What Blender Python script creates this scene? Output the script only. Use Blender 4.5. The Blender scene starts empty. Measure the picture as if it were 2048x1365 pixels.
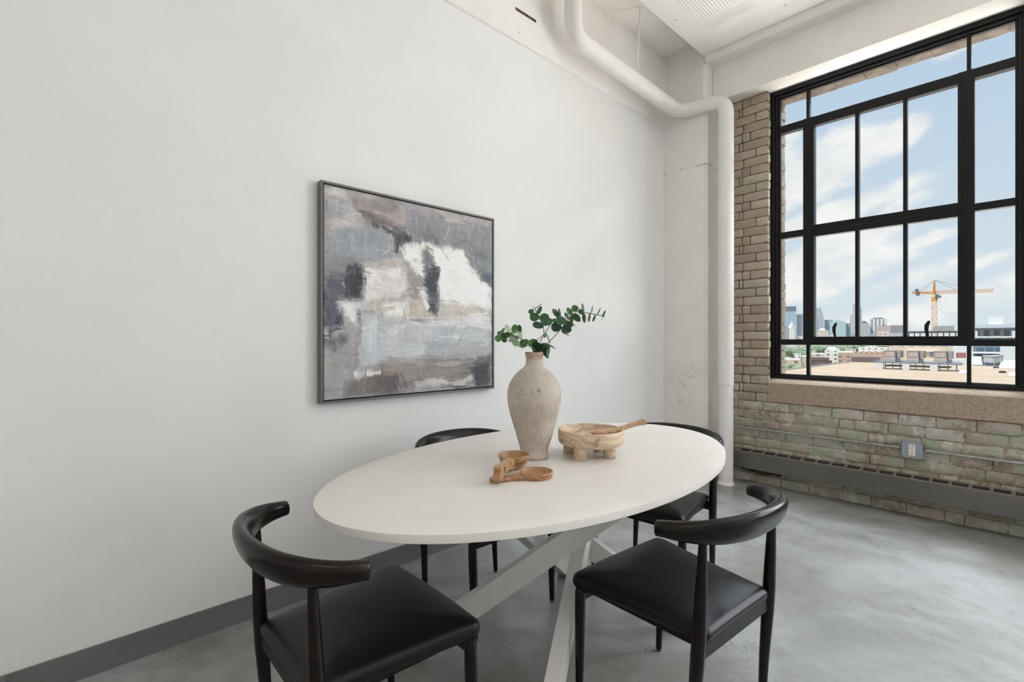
import bpy, bmesh, math, random
import numpy as np
from mathutils import Vector, Matrix, noise
random.seed(7)
PI = math.pi
scene = bpy.context.scene

# ---------------------------------------------------------------- camera
f_px, CX, CY, CAM_H = 962.0, 1024.0, 680.0, 1.246
YAW = math.atan2(1040, f_px)
FW = Vector((-math.sin(YAW), math.cos(YAW), 0)); RT = Vector((math.cos(YAW), math.sin(YAW), 0))
cam_d = bpy.data.cameras.new('camera'); cam = bpy.data.objects.new('camera', cam_d)
scene.collection.objects.link(cam); scene.camera = cam
cam_d.sensor_width = 36; cam_d.lens = f_px / 2048 * 36
cam_d.shift_y = -2.5 / 2048
cam_d.clip_start = 0.02; cam_d.clip_end = 9000
cam.location = (0, 0, CAM_H); cam.rotation_euler = (PI / 2, 0, YAW)

scene.view_settings.view_transform = 'Standard'; scene.view_settings.look = 'None'
scene.view_settings.gamma = 1; scene.view_settings.use_curve_mapping = False
scene.view_settings.exposure = 0.0
scene.cycles.max_bounces = 10; scene.cycles.diffuse_bounces = 5; scene.cycles.transparent_max_bounces = 12
scene.cycles.sample_clamp_indirect = 6; scene.cycles.use_denoising = True


def C(r, g, b):
    f = lambda v: ((v / 255 + 0.055) / 1.055) ** 2.4 if v / 255 > 0.04045 else v / 255 / 12.92
    return (f(r), f(g), f(b), 1)


# ---------------------------------------------------------------- node helper
class NG:
    def __init__(s, tree): s.t = tree
    def n(s, typ, **kw):
        nd = s.t.nodes.new(typ)
        for k, v in kw.items():
            if k.startswith('i_'): pass
            else: setattr(nd, k, v)
        return nd
    def put(s, sock, v):
        if isinstance(v, bpy.types.NodeSocket): s.t.links.new(v, sock)
        elif v is not None: sock.default_value = v
    def m(s, op, a, b=None, c=None, clamp=False):
        nd = s.n('ShaderNodeMath', operation=op); nd.use_clamp = clamp
        s.put(nd.inputs[0], a)
        if b is not None: s.put(nd.inputs[1], b)
        if c is not None: s.put(nd.inputs[2], c)
        return nd.outputs[0]
    def vm(s, op, a, b=None):
        nd = s.n('ShaderNodeVectorMath', operation=op); s.put(nd.inputs[0], a)
        if b is not None: s.put(nd.inputs[1], b)
        return nd.outputs[0]
    def mix(s, fac, a, b, blend='MIX'):
        nd = s.n('ShaderNodeMix', data_type='RGBA', blend_type=blend)
        s.put(nd.inputs[0], fac); s.put(nd.inputs[6], a); s.put(nd.inputs[7], b)
        return nd.outputs[2]
    def noise(s, vec, scale, detail=4, rough=.55, dist=0):
        nd = s.n('ShaderNodeTexNoise'); s.put(nd.inputs['Vector'], vec)
        nd.inputs['Scale'].default_value = scale; nd.inputs['Detail'].default_value = detail
        nd.inputs['Roughness'].default_value = rough; nd.inputs['Distortion'].default_value = dist
        return nd.outputs['Fac']
    def ramp(s, fac, lo, hi, smooth=True):
        nd = s.n('ShaderNodeMapRange'); nd.interpolation_type = 'SMOOTHSTEP' if smooth else 'LINEAR'
        s.put(nd.inputs[0], fac); s.put(nd.inputs[1], lo); s.put(nd.inputs[2], hi)
        return nd.outputs[0]
    def sep(s, v):
        nd = s.n('ShaderNodeSeparateXYZ'); s.put(nd.inputs[0], v); return nd.outputs
    def comb(s, x, y, z):
        nd = s.n('ShaderNodeCombineXYZ')
        for i, v in enumerate((x, y, z)): s.put(nd.inputs[i], v)
        return nd.outputs[0]
    def map(s, v, scale=(1, 1, 1), rot=(0, 0, 0), loc=(0, 0, 0)):
        nd = s.n('ShaderNodeMapping'); s.put(nd.inputs[0], v)
        nd.inputs[1].default_value = loc; nd.inputs[2].default_value = rot; nd.inputs[3].default_value = scale
        return nd.outputs[0]


# ---------------------------------------------------------------- sky
world = bpy.data.worlds.new('sky'); scene.world = world; world.use_nodes = True
wt = world.node_tree; wt.nodes.clear(); g = NG(wt)
tc = g.n('ShaderNodeTexCoord'); d = tc.outputs['Generated']; dx, dy, dz = g.sep(d)
az = g.m('ARCTAN2', dx, dy)
el = g.m('ARCTAN2', dz, g.m('SQRT', g.m('ADD', g.m('MULTIPLY', dx, dx), g.m('MULTIPLY', dy, dy))))
nv = g.map(g.comb(az, g.m('MULTIPLY', el, 1.8), 0.0), scale=(1, 1, 1), rot=(0, 0, -.12))
n1 = g.noise(nv, 9, 8, .62, .3); n2 = g.noise(nv, 3.4, 5, .5)
blue = g.mix(g.ramp(el, 0.0, .62, False), C(222, 233, 238), C(170, 200, 230))
cloud = None
# broad cloud banks: azimuth, elevation, half-widths, weight
for a0, e0, wa, we, wgt in ((-.25, .292, .11, .056, 1.15), (-.33, .285, .07, .08, 1.1), (-.15, .320, .065, .028, 1.1), (-.26, .208, .17, .026, .98), (-.14, .215, .05, .018, .75), (-.25, .150, .14, .036, .95), (-.075, .425, .04, .020, .75),
                            (-.28, .10, .22, .045, .85), (-.12, .10, .10, .026, .75), (-.05, .115, .05, .014, .7), (-.11, .157, .06, .014, .85), (-.10, .05, .30, .035, .72), (.5, .4, .4, .2, .8), (-.9, .4, .3, .2, .8)):
    u_ = g.m('DIVIDE', g.m('SUBTRACT', az, a0), wa)
    v_ = g.m('DIVIDE', g.m('SUBTRACT', g.m('SUBTRACT', el, e0), g.m('MULTIPLY', g.m('SUBTRACT', az, a0), .30)), we)
    rr = g.m('ADD', g.m('MULTIPLY', u_, u_), g.m('MULTIPLY', v_, v_))
    b_ = g.m('MULTIPLY', g.m('EXPONENT', g.m('MULTIPLY', rr, -1.0)), wgt)
    cloud = b_ if cloud is None else g.m('MAXIMUM', cloud, b_)
dens = g.m('ADD', g.m('MULTIPLY', cloud, 1.05), g.m('ADD', g.m('MULTIPLY', n1, 1.25), g.m('MULTIPLY', n2, .35)))
cfac = g.ramp(dens, 1.12, 1.62)
ccol = g.mix(g.ramp(n1, .35, .65), C(232, 236, 238), C(252, 251, 248))
sky = g.mix(cfac, blue, ccol)
sky = g.mix(g.ramp(el, .0, -.02, False), sky, C(150, 150, 140))
bg = g.n('ShaderNodeBackground'); g.put(bg.inputs[0], sky); g.put(bg.inputs[1], g.m('ADD', 1.0, g.m('MULTIPLY', g.ramp(el, .52, .95), 1.6)))   # the sky overhead, around the sun, is brighter
wo = g.n('ShaderNodeOutputWorld'); wt.links.new(bg.outputs[0], wo.inputs[0])

# ---------------------------------------------------------------- lights
def light(name, typ, loc, rot, energy, color=(1, 1, 1), **kw):
    l = bpy.data.lights.new(name, typ); l.energy = energy; l.color = color
    for k, v in kw.items(): setattr(l, k, v)
    o = bpy.data.objects.new(name, l); scene.collection.objects.link(o); o.location = loc; o.rotation_euler = rot
    return o
# the sun stands high behind the building, so none of it enters the room
s_dir = Vector((0.28, 0.62, -0.80)).normalized()
light('sun', 'SUN', (0, -10, 30), s_dir.to_track_quat('-Z', 'Y').to_euler(), 2.7, (1, .95, .88), angle=.02)
# added area lamp boosting daylight through the further windows (right of the picture)
light('window_fill_lamp', 'AREA', (2.15, 4.95, 2.25), (-PI / 2, 0, 0), 330, (.92, .95, 1.0), shape='RECTANGLE', size=3.9, size_y=2.7)
# unseen fill lamps added under the ceiling, behind and ahead of the camera
light('overhead_fill_lamp', 'AREA', (1.6, -1.4, 3.6), (math.radians(-8), math.radians(-12), 0), 42, (1.0, .95, .88), shape='RECTANGLE', size=3.6, size_y=2.6)
light('overhead_fill_lamp', 'AREA', (1.5, 1.6, 3.65), (0, 0, 0), 8, (1.0, .96, .90), shape='RECTANGLE', size=2.0, size_y=2.0)

# added area lamp above the window heads, standing in for brighter upper sky
light('sky_fill_lamp', 'AREA', (.6, 6.5, 5.5), (math.radians(-45), 0, 0), 1280, (.88, .935, 1.0), shape='RECTANGLE', size=6.5, size_y=1.9)
# added upward lamp below the sills, standing in for bounce off the roof
light('bounce_fill_lamp', 'AREA', (.9, 6.3, .35), (PI, 0, 0), 720, (1.0, .97, .93), shape='RECTANGLE', size=6.5, size_y=2.4)

# ---------------------------------------------------------------- mesh helper
WL = {}
class MB:
    def __init__(s): s.v = []; s.f = []; s.mi = []; s.cur = 0; s.col = None
    def add(s, vs, fs):
        b = len(s.v); s.v += [Vector(p) for p in vs]; s.f += [tuple(i + b for i in f) for f in fs]; s.mi += [s.cur] * len(fs)
        return b
    def box(s, x0, y0, z0, x1, y1, z1):
        s.add([(x0, y0, z0), (x1, y0, z0), (x1, y1, z0), (x0, y1, z0), (x0, y0, z1), (x1, y0, z1), (x1, y1, z1), (x0, y1, z1)],
              [(0, 3, 2, 1), (4, 5, 6, 7), (0, 1, 5, 4), (1, 2, 6, 5), (2, 3, 7, 6), (3, 0, 4, 7)]); return s
    def tube(s, pts, rad, seg=16, cap=True, up=None, closed=False):
        pts = [Vector(p) for p in pts]; n = len(pts)
        if not hasattr(rad, '__len__'): rad = [rad] * n
        T = []
        for i in range(n):
            a = pts[max(i - 1, 0)]; b = pts[min(i + 1, n - 1)]
            t = (b - a); T.append(t.normalized() if t.length > 1e-9 else Vector((0, 0, 1)))
        ref = Vector((0, 0, 1)) if abs(T[0].z) < .9 else Vector((1, 0, 0))
        N = (ref - T[0] * ref.dot(T[0])).normalized(); rings = []
        vs = []
        for i in range(n):
            N = (N - T[i] * N.dot(T[i])).normalized(); B = T[i].cross(N)
            r = rad[i]; ra, rb = (r if hasattr(r, '__len__') else (r, r))
            for k in range(seg):
                a = 2 * PI * k / seg; vs.append(pts[i] + N * (ra * math.cos(a)) + B * (rb * math.sin(a)))
        fs = []
        for i in range(n - 1):
            for k in range(seg):
                k2 = (k + 1) % seg; fs.append((i * seg + k, i * seg + k2, (i + 1) * seg + k2, (i + 1) * seg + k))
        if cap: fs.append(tuple(range(seg - 1, -1, -1))); fs.append(tuple((n - 1) * seg + k for k in range(seg)))
        s.add(vs, fs); return s
    def lathe(s, prof, cx=0, cy=0, cz=0, seg=48, sx=1, sy=1, fn=None):
        n = len(prof); vs = []; fs = []
        for (r, z) in prof:
            for k in range(seg):
                a = 2 * PI * k / seg
                p = Vector((cx + r * sx * math.cos(a), cy + r * sy * math.sin(a), cz + z)); vs.append(fn(p, a) if fn else p)
        for i in range(n - 1):
            for k in range(seg):
                k2 = (k + 1) % seg; fs.append((i * seg + k, i * seg + k2, (i + 1) * seg + k2, (i + 1) * seg + k))
        if prof[0][0] > 1e-6: fs.append(tuple(range(seg - 1, -1, -1)))
        if prof[-1][0] > 1e-6: fs.append(tuple((n - 1) * seg + k for k in range(seg)))
        s.add(vs, fs); return s
    def prism(s, pts, z0, z1):
        n = len(pts); vs = [(x, y, z0) for x, y in pts] + [(x, y, z1) for x, y in pts]
        s.add(vs, [tuple(range(n - 1, -1, -1)), tuple(range(n, 2 * n))] + [(i, (i + 1) % n, n + (i + 1) % n, n + i) for i in range(n)]); return s
    def bar(s, a, b, w, t, up=(0, 0, 1)):
        a = Vector(a); b = Vector(b); T = (b - a).normalized(); up = Vector(up); U = (up - T * up.dot(T))
        U = U.normalized() if U.length > 1e-6 else Vector((1, 0, 0)); S = T.cross(U)
        c = [(-1, -1), (1, -1), (1, 1), (-1, 1)]
        s.add([p + S * (w / 2 * i) + U * (t / 2 * j) for p in (a, b) for i, j in c], [(0, 3, 2, 1), (4, 5, 6, 7), (0, 1, 5, 4), (1, 2, 6, 5), (2, 3, 7, 6), (3, 0, 4, 7)]); return s
    def build(s, name, mats, parent=None, smooth=False, bevel=0, seg=2, local=False, loc=None, merge=False, angle=38, rotz=0):
        """parent None: world coordinates, origin moved to the base. parent: world coordinates unless local."""
        if parent is None:
            if loc is None:
                xs = [p.x for p in s.v]; ys = [p.y for p in s.v]; zs = [p.z for p in s.v]
                loc = Vector(((min(xs) + max(xs)) / 2, (min(ys) + max(ys)) / 2, min(zs)))
            off = Vector(loc) if not local else Vector((0, 0, 0)); W = Vector(loc)
        else:
            off = WL[parent.name] if not local else Vector((0, 0, 0)); W = WL[parent.name]
        me = bpy.data.meshes.new(name)
        me.from_pydata([tuple(p - off) for p in s.v], [], s.f)
        if not isinstance(mats, (list, tuple)): mats = [mats]
        for m_ in mats: me.materials.append(m_)
        me.polygons.foreach_set('material_index', s.mi)
        bm = bmesh.new(); bm.from_mesh(me)
        if merge: bmesh.ops.remove_doubles(bm, verts=bm.verts, dist=1e-6)
        bmesh.ops.recalc_face_normals(bm, faces=bm.faces); bm.to_mesh(me); bm.free()
        if smooth or bevel:
            me.polygons.foreach_set('use_smooth', [True] * len(me.polygons)); me.set_sharp_from_angle(angle=math.radians(angle))
        o = bpy.data.objects.new(name, me); scene.collection.objects.link(o)
        if bevel:
            md = o.modifiers.new('bevel', 'BEVEL'); md.width = bevel; md.segments = seg; md.limit_method = 'ANGLE'; md.angle_limit = math.radians(38)
            md.harden_normals = True
        if parent is None: o.location = W; o.rotation_euler = (0, 0, rotz)
        else: o.parent = parent
        WL[o.name] = W
        return o

def tag(o, label=None, cat=None, group=None, kind=None):
    if label: o['label'] = label
    if cat: o['category'] = cat
    if group: o['group'] = group
    if kind: o['kind'] = kind
    return o
def thing(name, label, cat, loc, rotz=0, group=None, kind=None):
    o = bpy.data.objects.new(name, None); scene.collection.objects.link(o); o.empty_display_size = .1
    o.location = loc; o.rotation_euler = (0, 0, rotz); WL[o.name] = Vector(loc); tag(o, label, cat, group, kind); return o
def dup(o, parent=None):
    kids = [c for c in bpy.data.objects if c.parent == o]
    c = o.copy(); scene.collection.objects.link(c); WL[c.name] = WL[o.name]
    if parent: c.parent = parent
    for k in kids: dup(k, c)
    return c

# ---------------------------------------------------------------- materials
def newmat(name):
    m = bpy.data.materials.new(name); m.use_nodes = True; t = m.node_tree
    return m, NG(t), t.nodes['Principled BSDF']
def plain(name, col, rough=.5, metal=0, spec=.5, coat=0):
    m, g, p = newmat(name); p.inputs['Base Color'].default_value = col; p.inputs['Roughness'].default_value = rough
    p.inputs['Metallic'].default_value = metal; p.inputs['Specular IOR Level'].default_value = spec; p.inputs['Coat Weight'].default_value = coat
    return m
def bump(g, p, h, strength, dist=.01, prev=None):
    b = g.n('ShaderNodeBump'); b.inputs['Strength'].default_value = strength; b.inputs['Distance'].default_value = dist
    g.put(b.inputs['Height'], h)
    if prev is not None: g.put(b.inputs['Normal'], prev)
    g.put(p.inputs['Normal'], b.outputs[0]); return b.outputs[0]
def mottled(name, c1, c2, scale=6, rough=.5, bs=.15, bscale=60, metal=0, lo=.35, hi=.65, stretch=(1, 1, 1), spec=.5, bd=.005):
    m, g, p = newmat(name); tc = g.n('ShaderNodeTexCoord'); v = g.map(tc.outputs['Object'], scale=stretch)
    n = g.noise(v, scale, 6, .6); g.put(p.inputs['Base Color'], g.mix(g.ramp(n, lo, hi), c1, c2))
    p.inputs['Roughness'].default_value = rough; p.inputs['Metallic'].default_value = metal; p.inputs['Specular IOR Level'].default_value = spec
    if bs: bump(g, p, g.noise(v, bscale, 4, .6), bs, bd)
    return m

M = {}
M['drywall'] = mottled('white_drywall', C(231, 231, 229), C(234, 234, 232), 2, .55, .05, 220, bd=.002)
# painted concrete: pinholes and a few cracks
m, g, p = newmat('painted_concrete'); tc = g.n('ShaderNodeTexCoord'); v = tc.outputs['Object']
n = g.noise(v, 3, 6, .6); vo = g.n('ShaderNodeTexVoronoi'); g.put(vo.inputs['Vector'], v); vo.inputs['Scale'].default_value = 13
pin = g.m('MULTIPLY', g.ramp(vo.outputs['Distance'], .075, .04), g.ramp(g.noise(v, 4.5, 3, .5), .53, .58))
col = g.mix(g.ramp(n, .3, .7), C(235, 231, 225), C(241, 238, 233)); col = g.mix(pin, col, C(120, 112, 100))
g.put(p.inputs['Base Color'], col); p.inputs['Roughness'].default_value = .6
bump(g, p, g.m('ADD', g.noise(v, 9, 8, .65), g.m('MULTIPLY', pin, -1.0)), .45, .010)
M['concrete'] = m
# the column: the same paint with a pour line, chips and rough patches low down
m, g, p = newmat('column_concrete'); tc = g.n('ShaderNodeTexCoord'); v = tc.outputs['Object']; x, y, z = g.sep(v)
n = g.noise(v, 3, 6, .6); w_ = g.noise(v, 7, 6, .6); vo = g.n('ShaderNodeTexVoronoi'); g.put(vo.inputs['Vector'], v); vo.inputs['Scale'].default_value = 22
pin = g.m('MULTIPLY', g.ramp(vo.outputs['Distance'], .10, .05), g.ramp(g.noise(v, 4.5, 3, .5), .52, .57))
crk = g.m('MULTIPLY', g.ramp(g.m('ABSOLUTE', g.m('SUBTRACT', z, g.m('ADD', 2.77, g.m('MULTIPLY', w_, .09)))), .006, .002), g.ramp(g.noise(v, 14, 3), .44, .54))
low = g.m('MULTIPLY', g.ramp(z, 1.2, .9), g.m('MULTIPLY', g.ramp(g.noise(v, 28, 6, .7), .54, .62), g.ramp(g.noise(v, 5, 3), .45, .6)))
fl = g.m('MAXIMUM', g.m('MAXIMUM', g.m('MULTIPLY', pin, .8), g.m('MULTIPLY', crk, .75)), g.m('MULTIPLY', low, .35))
g.put(p.inputs['Base Color'], g.mix(fl, g.mix(g.ramp(n, .3, .7), C(235, 231, 225), C(241, 238, 233)), C(140, 130, 116))); p.inputs['Roughness'].default_value = .6
bump(g, p, g.m('SUBTRACT', g.noise(v, 9, 8, .65), fl), .45, .010); M['column'] = m
# ceiling: same paint with ribbed lath patches
m, g, p = newmat('ceiling_concrete'); tc = g.n('ShaderNodeTexCoord'); v = tc.outputs['Object']; x, y, z = g.sep(v)
def rect(g, x, y, x0, x1, y0, y1, e=.02):
    a = g.m('MULTIPLY', g.ramp(x, x0, x0 + e), g.ramp(x, x1, x1 - e)); b = g.m('MULTIPLY', g.ramp(y, y0, y0 + e), g.ramp(y, y1, y1 - e)); return g.m('MULTIPLY', a, b)
ribx = g.m('SINE', g.m('MULTIPLY', x, 2 * PI / .022)); riby = g.m('SINE', g.m('MULTIPLY', y, 2 * PI / .018))
r1 = g.m('MULTIPLY', rect(g, x, y, -1.80, -1.43, 2.6, 3.66), ribx); r2 = g.m('MULTIPLY', rect(g, x, y, -1.77, -1.40, 3.68, 3.82), riby)
r3 = g.m('MULTIPLY', rect(g, x, y, -1.26, -.9, 3.0, 3.86), riby); r4 = g.m('MULTIPLY', rect(g, x, y, -.75, -.3, 2.4, 3.9), ribx)
rib = g.m('ADD', g.m('ADD', r1, r2), g.m('ADD', r3, r4))
n = g.noise(v, 2.5, 6, .6); vo = g.n('ShaderNodeTexVoronoi'); g.put(vo.inputs['Vector'], v); vo.inputs['Scale'].default_value = 7
pin = g.m('MULTIPLY', g.ramp(vo.outputs['Distance'], .06, .035), g.ramp(g.noise(v, 4.5, 3, .5), .50, .56))
col = g.mix(g.ramp(n, .3, .7), C(236, 233, 230), C(241, 239, 236)); col = g.mix(pin, col, C(120, 112, 104))
g.put(p.inputs['Base Color'], col); p.inputs['Roughness'].default_value = .6
bump(g, p, g.m('ADD', g.noise(v, 5, 6, .6), g.m('MULTIPLY', rib, .32)), .7, .008)
M['ceiling'] = m
# polished concrete floor
m, g, p = newmat('floor_concrete'); tc = g.n('ShaderNodeTexCoord'); v = tc.outputs['Object']
n = g.noise(v, 1.3, 8, .6, .4); n2 = g.noise(v, 5.5, 10, .7, .6); n3 = g.noise(v, 38, 4, .6)
col = g.mix(g.ramp(n, .36, .64), C(127, 127, 122), C(161, 163, 163)); col = g.mix(g.m('MULTIPLY', g.ramp(n2, .42, .70), .42), col, C(112, 109, 99))
vo = g.n('ShaderNodeTexVoronoi'); g.put(vo.inputs['Vector'], v); vo.inputs['Scale'].default_value = 24
spk = g.m('MULTIPLY', g.ramp(vo.outputs['Distance'], .14, .07), g.ramp(g.noise(v, 6, 2, .5), .50, .58))
col = g.mix(g.m('MULTIPLY', spk, .7), col, C(60, 57, 50)); vo2 = g.n('ShaderNodeTexVoronoi'); g.put(vo2.inputs['Vector'], v); vo2.inputs['Scale'].default_value = 15
spk2 = g.m('MULTIPLY', g.ramp(vo2.outputs['Distance'], .06, .03), g.ramp(g.noise(v, 3.1, 2, .5), .56, .62)); col = g.mix(g.m('MULTIPLY', spk2, .8), col, C(190, 190, 184))
crk = g.ramp(g.m('ABSOLUTE', g.m('SUBTRACT', g.noise(v, .9, 6, .6, 1.2), .5)), .004, .001); col = g.mix(g.m('MULTIPLY', crk, .22), col, C(90, 87, 78))
g.put(p.inputs['Base Color'], col); g.put(p.inputs['Roughness'], g.m('ADD', g.m('MULTIPLY', n2, .25), .20)); p.inputs['Specular IOR Level'].default_value = .5
bump(g, p, g.m('ADD', n3, g.m('MULTIPLY', spk, -1.0)), .10, .004)
M['floor'] = m
# brick: per brick colour attribute + paint remains
def brickmat(name, painty):
    m, g, p = newmat(name); tc = g.n('ShaderNodeTexCoord'); v = tc.outputs['Object']
    at = g.n('ShaderNodeAttribute'); at.attribute_name = 'tint'; x, y, z = g.sep(v)
    n = g.noise(v, 7, 8, .68); n2 = g.noise(v, 22, 8, .7); n3 = g.noise(v, 2.3, 6, .6)
    col = at.outputs['Color']
    col = g.mix(g.m('MULTIPLY', g.ramp(n2, .38, .68), .5), col, C(158, 143, 124))
    low = g.ramp(z, 1.5, .6)
    green = g.m('MULTIPLY', g.m('MULTIPLY', g.ramp(n, .50, .62), g.ramp(n2, .36, .56)), g.m('ADD', .15, g.m('MULTIPLY', low, .75)))
    col = g.mix(green, col, C(154, 176, 142))
    wht = g.m('MULTIPLY', g.ramp(g.noise(v, 11, 8, .75), .50, .66), g.m('ADD', .25, g.m('MULTIPLY', low, .70))); col = g.mix(wht, col, C(216, 212, 202))
    yel = g.m('MULTIPLY', g.m('MULTIPLY', g.ramp(g.noise(v, 5, 8, .7, .5), .60, .66), g.ramp(z, .58, .42)), .85); col = g.mix(yel, col, C(184, 158, 104))
    red = g.m('MULTIPLY', g.m('MULTIPLY', g.ramp(n3, .5, .62), g.ramp(n2, .42, .55)), g.m('MULTIPLY', low, .7)); col = g.mix(red, col, C(142, 116, 96))
    g.put(p.inputs['Base Color'], col); p.inputs['Roughness'].default_value = .85
    bump(g, p, g.m('ADD', g.noise(v, 60, 6, .7), g.m('MULTIPLY', n2, 1.8)), .8, .008)
    return m
M['brick'] = brickmat('old_painted_brick', 1)
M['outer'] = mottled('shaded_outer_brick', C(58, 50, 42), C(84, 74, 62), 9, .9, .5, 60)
M['mortar'] = mottled('rough_mortar', C(112, 93, 76), C(138, 121, 103), 14, .9, .8, 45, bd=.01)
M['stone'] = mottled('granular_sill_stone', C(154, 134, 115), C(178, 160, 141), 90, .8, .5, 180, bd=.003)
M['white_paint'] = mottled('glossy_white_pipe_paint', C(232, 229, 224), C(236, 234, 230), 5, .5, .12, 35, bd=.004)
M['black_frame'] = plain('black_window_metal', C(9, 10, 11), .4, 0, .3)
M['base'] = mottled('brushed_grey_base', C(104, 106, 104), C(116, 118, 116), 4, .42, .08, 140, stretch=(1, .15, 1))
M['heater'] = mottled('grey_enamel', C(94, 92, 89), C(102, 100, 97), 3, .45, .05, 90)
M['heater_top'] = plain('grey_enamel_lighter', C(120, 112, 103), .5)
M['slot'] = plain('dark_slot_fill', C(48, 41, 34), .7)  # dark boxes stand for the shade inside the heater slots
M['galv'] = mottled('galvanised_steel', C(148, 152, 150), C(172, 175, 172), 20, .42, .1, 80, metal=.5)
M['screw'] = plain('steel_screw', C(150, 150, 148), .3, .9)
M['cover'] = plain('grey_steel_cover', C(150, 162, 174), .4, .1)
M['ivory'] = plain('ivory_plastic', C(228, 220, 200), .4)
M['dark'] = plain('dark_void', C(14, 13, 12), .7)
M['rust'] = mottled('rusty_slot', C(44, 34, 28), C(96, 80, 66), 30, .8, .4, 60)
M['table'] = mottled('off_white_laminate', C(222, 218, 212), C(225, 222, 216), 4, .42, .05, 300, bd=.001)
M['table_metal'] = plain('white_powder_coat', C(226, 224, 221), .4)
m, g, p = newmat('dark_lacquered_wood'); tc = g.n('ShaderNodeTexCoord'); v = g.map(tc.outputs['Object'], scale=(3, 3, 14))
n = g.noise(v, 6, 5, .6, 1); g.put(p.inputs['Base Color'], g.mix(g.ramp(n, .35, .7), C(10, 7, 6), C(30, 20, 15))); p.inputs['Roughness'].default_value = .3
g.put(p.inputs['Roughness'], g.m('ADD', .16, g.m('MULTIPLY', n, .14))); p.inputs['Specular IOR Level'].default_value = .28; M['chair_wood'] = m
m, g, p = newmat('black_leatherette'); tc = g.n('ShaderNodeTexCoord'); v = tc.outputs['Object']
p.inputs['Base Color'].default_value = C(13, 13, 13); p.inputs['Roughness'].default_value = .38; p.inputs['Specular IOR Level'].default_value = .3
vo = g.n('ShaderNodeTexVoronoi'); g.put(vo.inputs['Vector'], v); vo.inputs['Scale'].default_value = 420; bump(g, p, vo.outputs['Distance'], .10, .001); M['leather'] = m
M['chair_metal'] = plain('black_seat_frame', C(10, 9, 9), .4, 0, .25)
M['glide'] = plain('smoky_glide', C(60, 60, 60), .15, 0, .6)
# vase: gritty weathered clay
m, g, p = newmat('gritty_terracotta'); tc = g.n('ShaderNodeTexCoord'); v = tc.outputs['Object']; x, y, z = g.sep(v)
n = g.noise(v, 9, 8, .65); n2 = g.noise(v, 70, 6, .7); col = g.mix(g.ramp(n, .32, .7), C(196, 182, 168), C(222, 212, 200))
col = g.mix(g.m('MULTIPLY', g.ramp(n2, .5, .7), .4), col, C(232, 226, 216)); col = g.mix(g.m('MULTIPLY', g.m('MULTIPLY', g.ramp(z, .395, .41), g.ramp(g.noise(v, 30, 3), .35, .6)), .8), col, C(196, 158, 136))
vo = g.n('ShaderNodeTexVoronoi'); g.put(vo.inputs['Vector'], v); vo.inputs['Scale'].default_value = 85
pit = g.m('MULTIPLY', g.ramp(vo.outputs['Distance'], .20, .1), g.ramp(g.noise(v, 12, 3), .56, .64)); col = g.mix(g.m('MULTIPLY', pit, .75), col, C(96, 82, 72))
def spot(c0, r):
    dd = g.vm('DISTANCE', v, c0); return dd
def spotf(c0, r):
    nd = g.n('ShaderNodeVectorMath', operation='DISTANCE'); g.put(nd.inputs[0], v); nd.inputs[1].default_value = c0
    return g.ramp(g.m('ADD', nd.outputs['Value'], g.m('MULTIPLY', g.m('SUBTRACT', n2, .5), .012)), r, r * .4)
M['_vase'] = (m, g, p, col, spotf, n2, pit)
def wood(name, c1, c2, c3, scale=1, rough=.42, rot=(0, 0, 0), ring=9):
    m, g, p = newmat(name); tc = g.n('ShaderNodeTexCoord'); v = g.map(tc.outputs['Object'], scale=(scale * 4, scale * 1.2, scale * 4), rot=rot)
    w = g.n('ShaderNodeTexWave', wave_type='RINGS', rings_direction='Y'); g.put(w.inputs['Vector'], v); w.inputs['Scale'].default_value = ring
    w.inputs['Distortion'].default_value = 6; w.inputs['Detail'].default_value = 3; w.inputs['Detail Scale'].default_value = 1.4
    n = g.noise(v, 40, 5, .7); n2 = g.noise(v, 7, 4, .6, 1.5)
    col = g.mix(g.ramp(w.outputs['Fac'], .2, .9), c1, c2); col = g.mix(g.ramp(n2, .52, .68), col, c3); col = g.mix(g.m('MULTIPLY', n, .25), col, c3)
    g.put(p.inputs['Base Color'], col); p.inputs['Roughness'].default_value = rough; bump(g, p, n, .12, .002); return m
M['olive'] = wood('honey_brown_wood', C(186, 150, 106), C(164, 124, 82), C(124, 86, 54), 1, .38)
M['teak'] = wood('reddish_brown_wood', C(170, 122, 84), C(138, 94, 62), C(206, 174, 136), 1, .36, (0, 0, .6))
M['pale'] = wood('pale_paulownia_wood', C(216, 197, 173), C(200, 176, 149), C(168, 140, 113), .55, .6, (0.3, .2, .9), 7)
M['ladle'] = wood('tan_wood', C(200, 168, 136), C(182, 146, 114), C(160, 122, 90), 1, .5, (0, 0, .7))
def leafm(name, c1, c2, tr=.25):
    m, g, p = newmat(name); tc = g.n('ShaderNodeTexCoord'); n = g.noise(tc.outputs['Object'], 60, 4, .6)
    g.put(p.inputs['Base Color'], g.mix(g.ramp(n, .3, .7), c1, c2)); p.inputs['Roughness'].default_value = .45; p.inputs['Specular IOR Level'].default_value = .4
    return m
M['leaf_d'] = leafm('deep_green_leaf', C(44, 84, 50), C(74, 112, 68)); M['leaf_g'] = leafm('fresh_green_leaf', C(66, 110, 52), C(96, 138, 76))
M['leaf_l'] = leafm('pale_green_leaf', C(130, 158, 126), C(168, 188, 160)); M['leaf_p'] = leafm('greyish_leaf_back', C(120, 144, 134), C(160, 178, 168)); M['leaf_k'] = leafm('dark_green_leaf', C(28, 62, 44), C(44, 82, 58))
M['stem'] = plain('brown_green_stem', C(74, 78, 56), .6)
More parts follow.
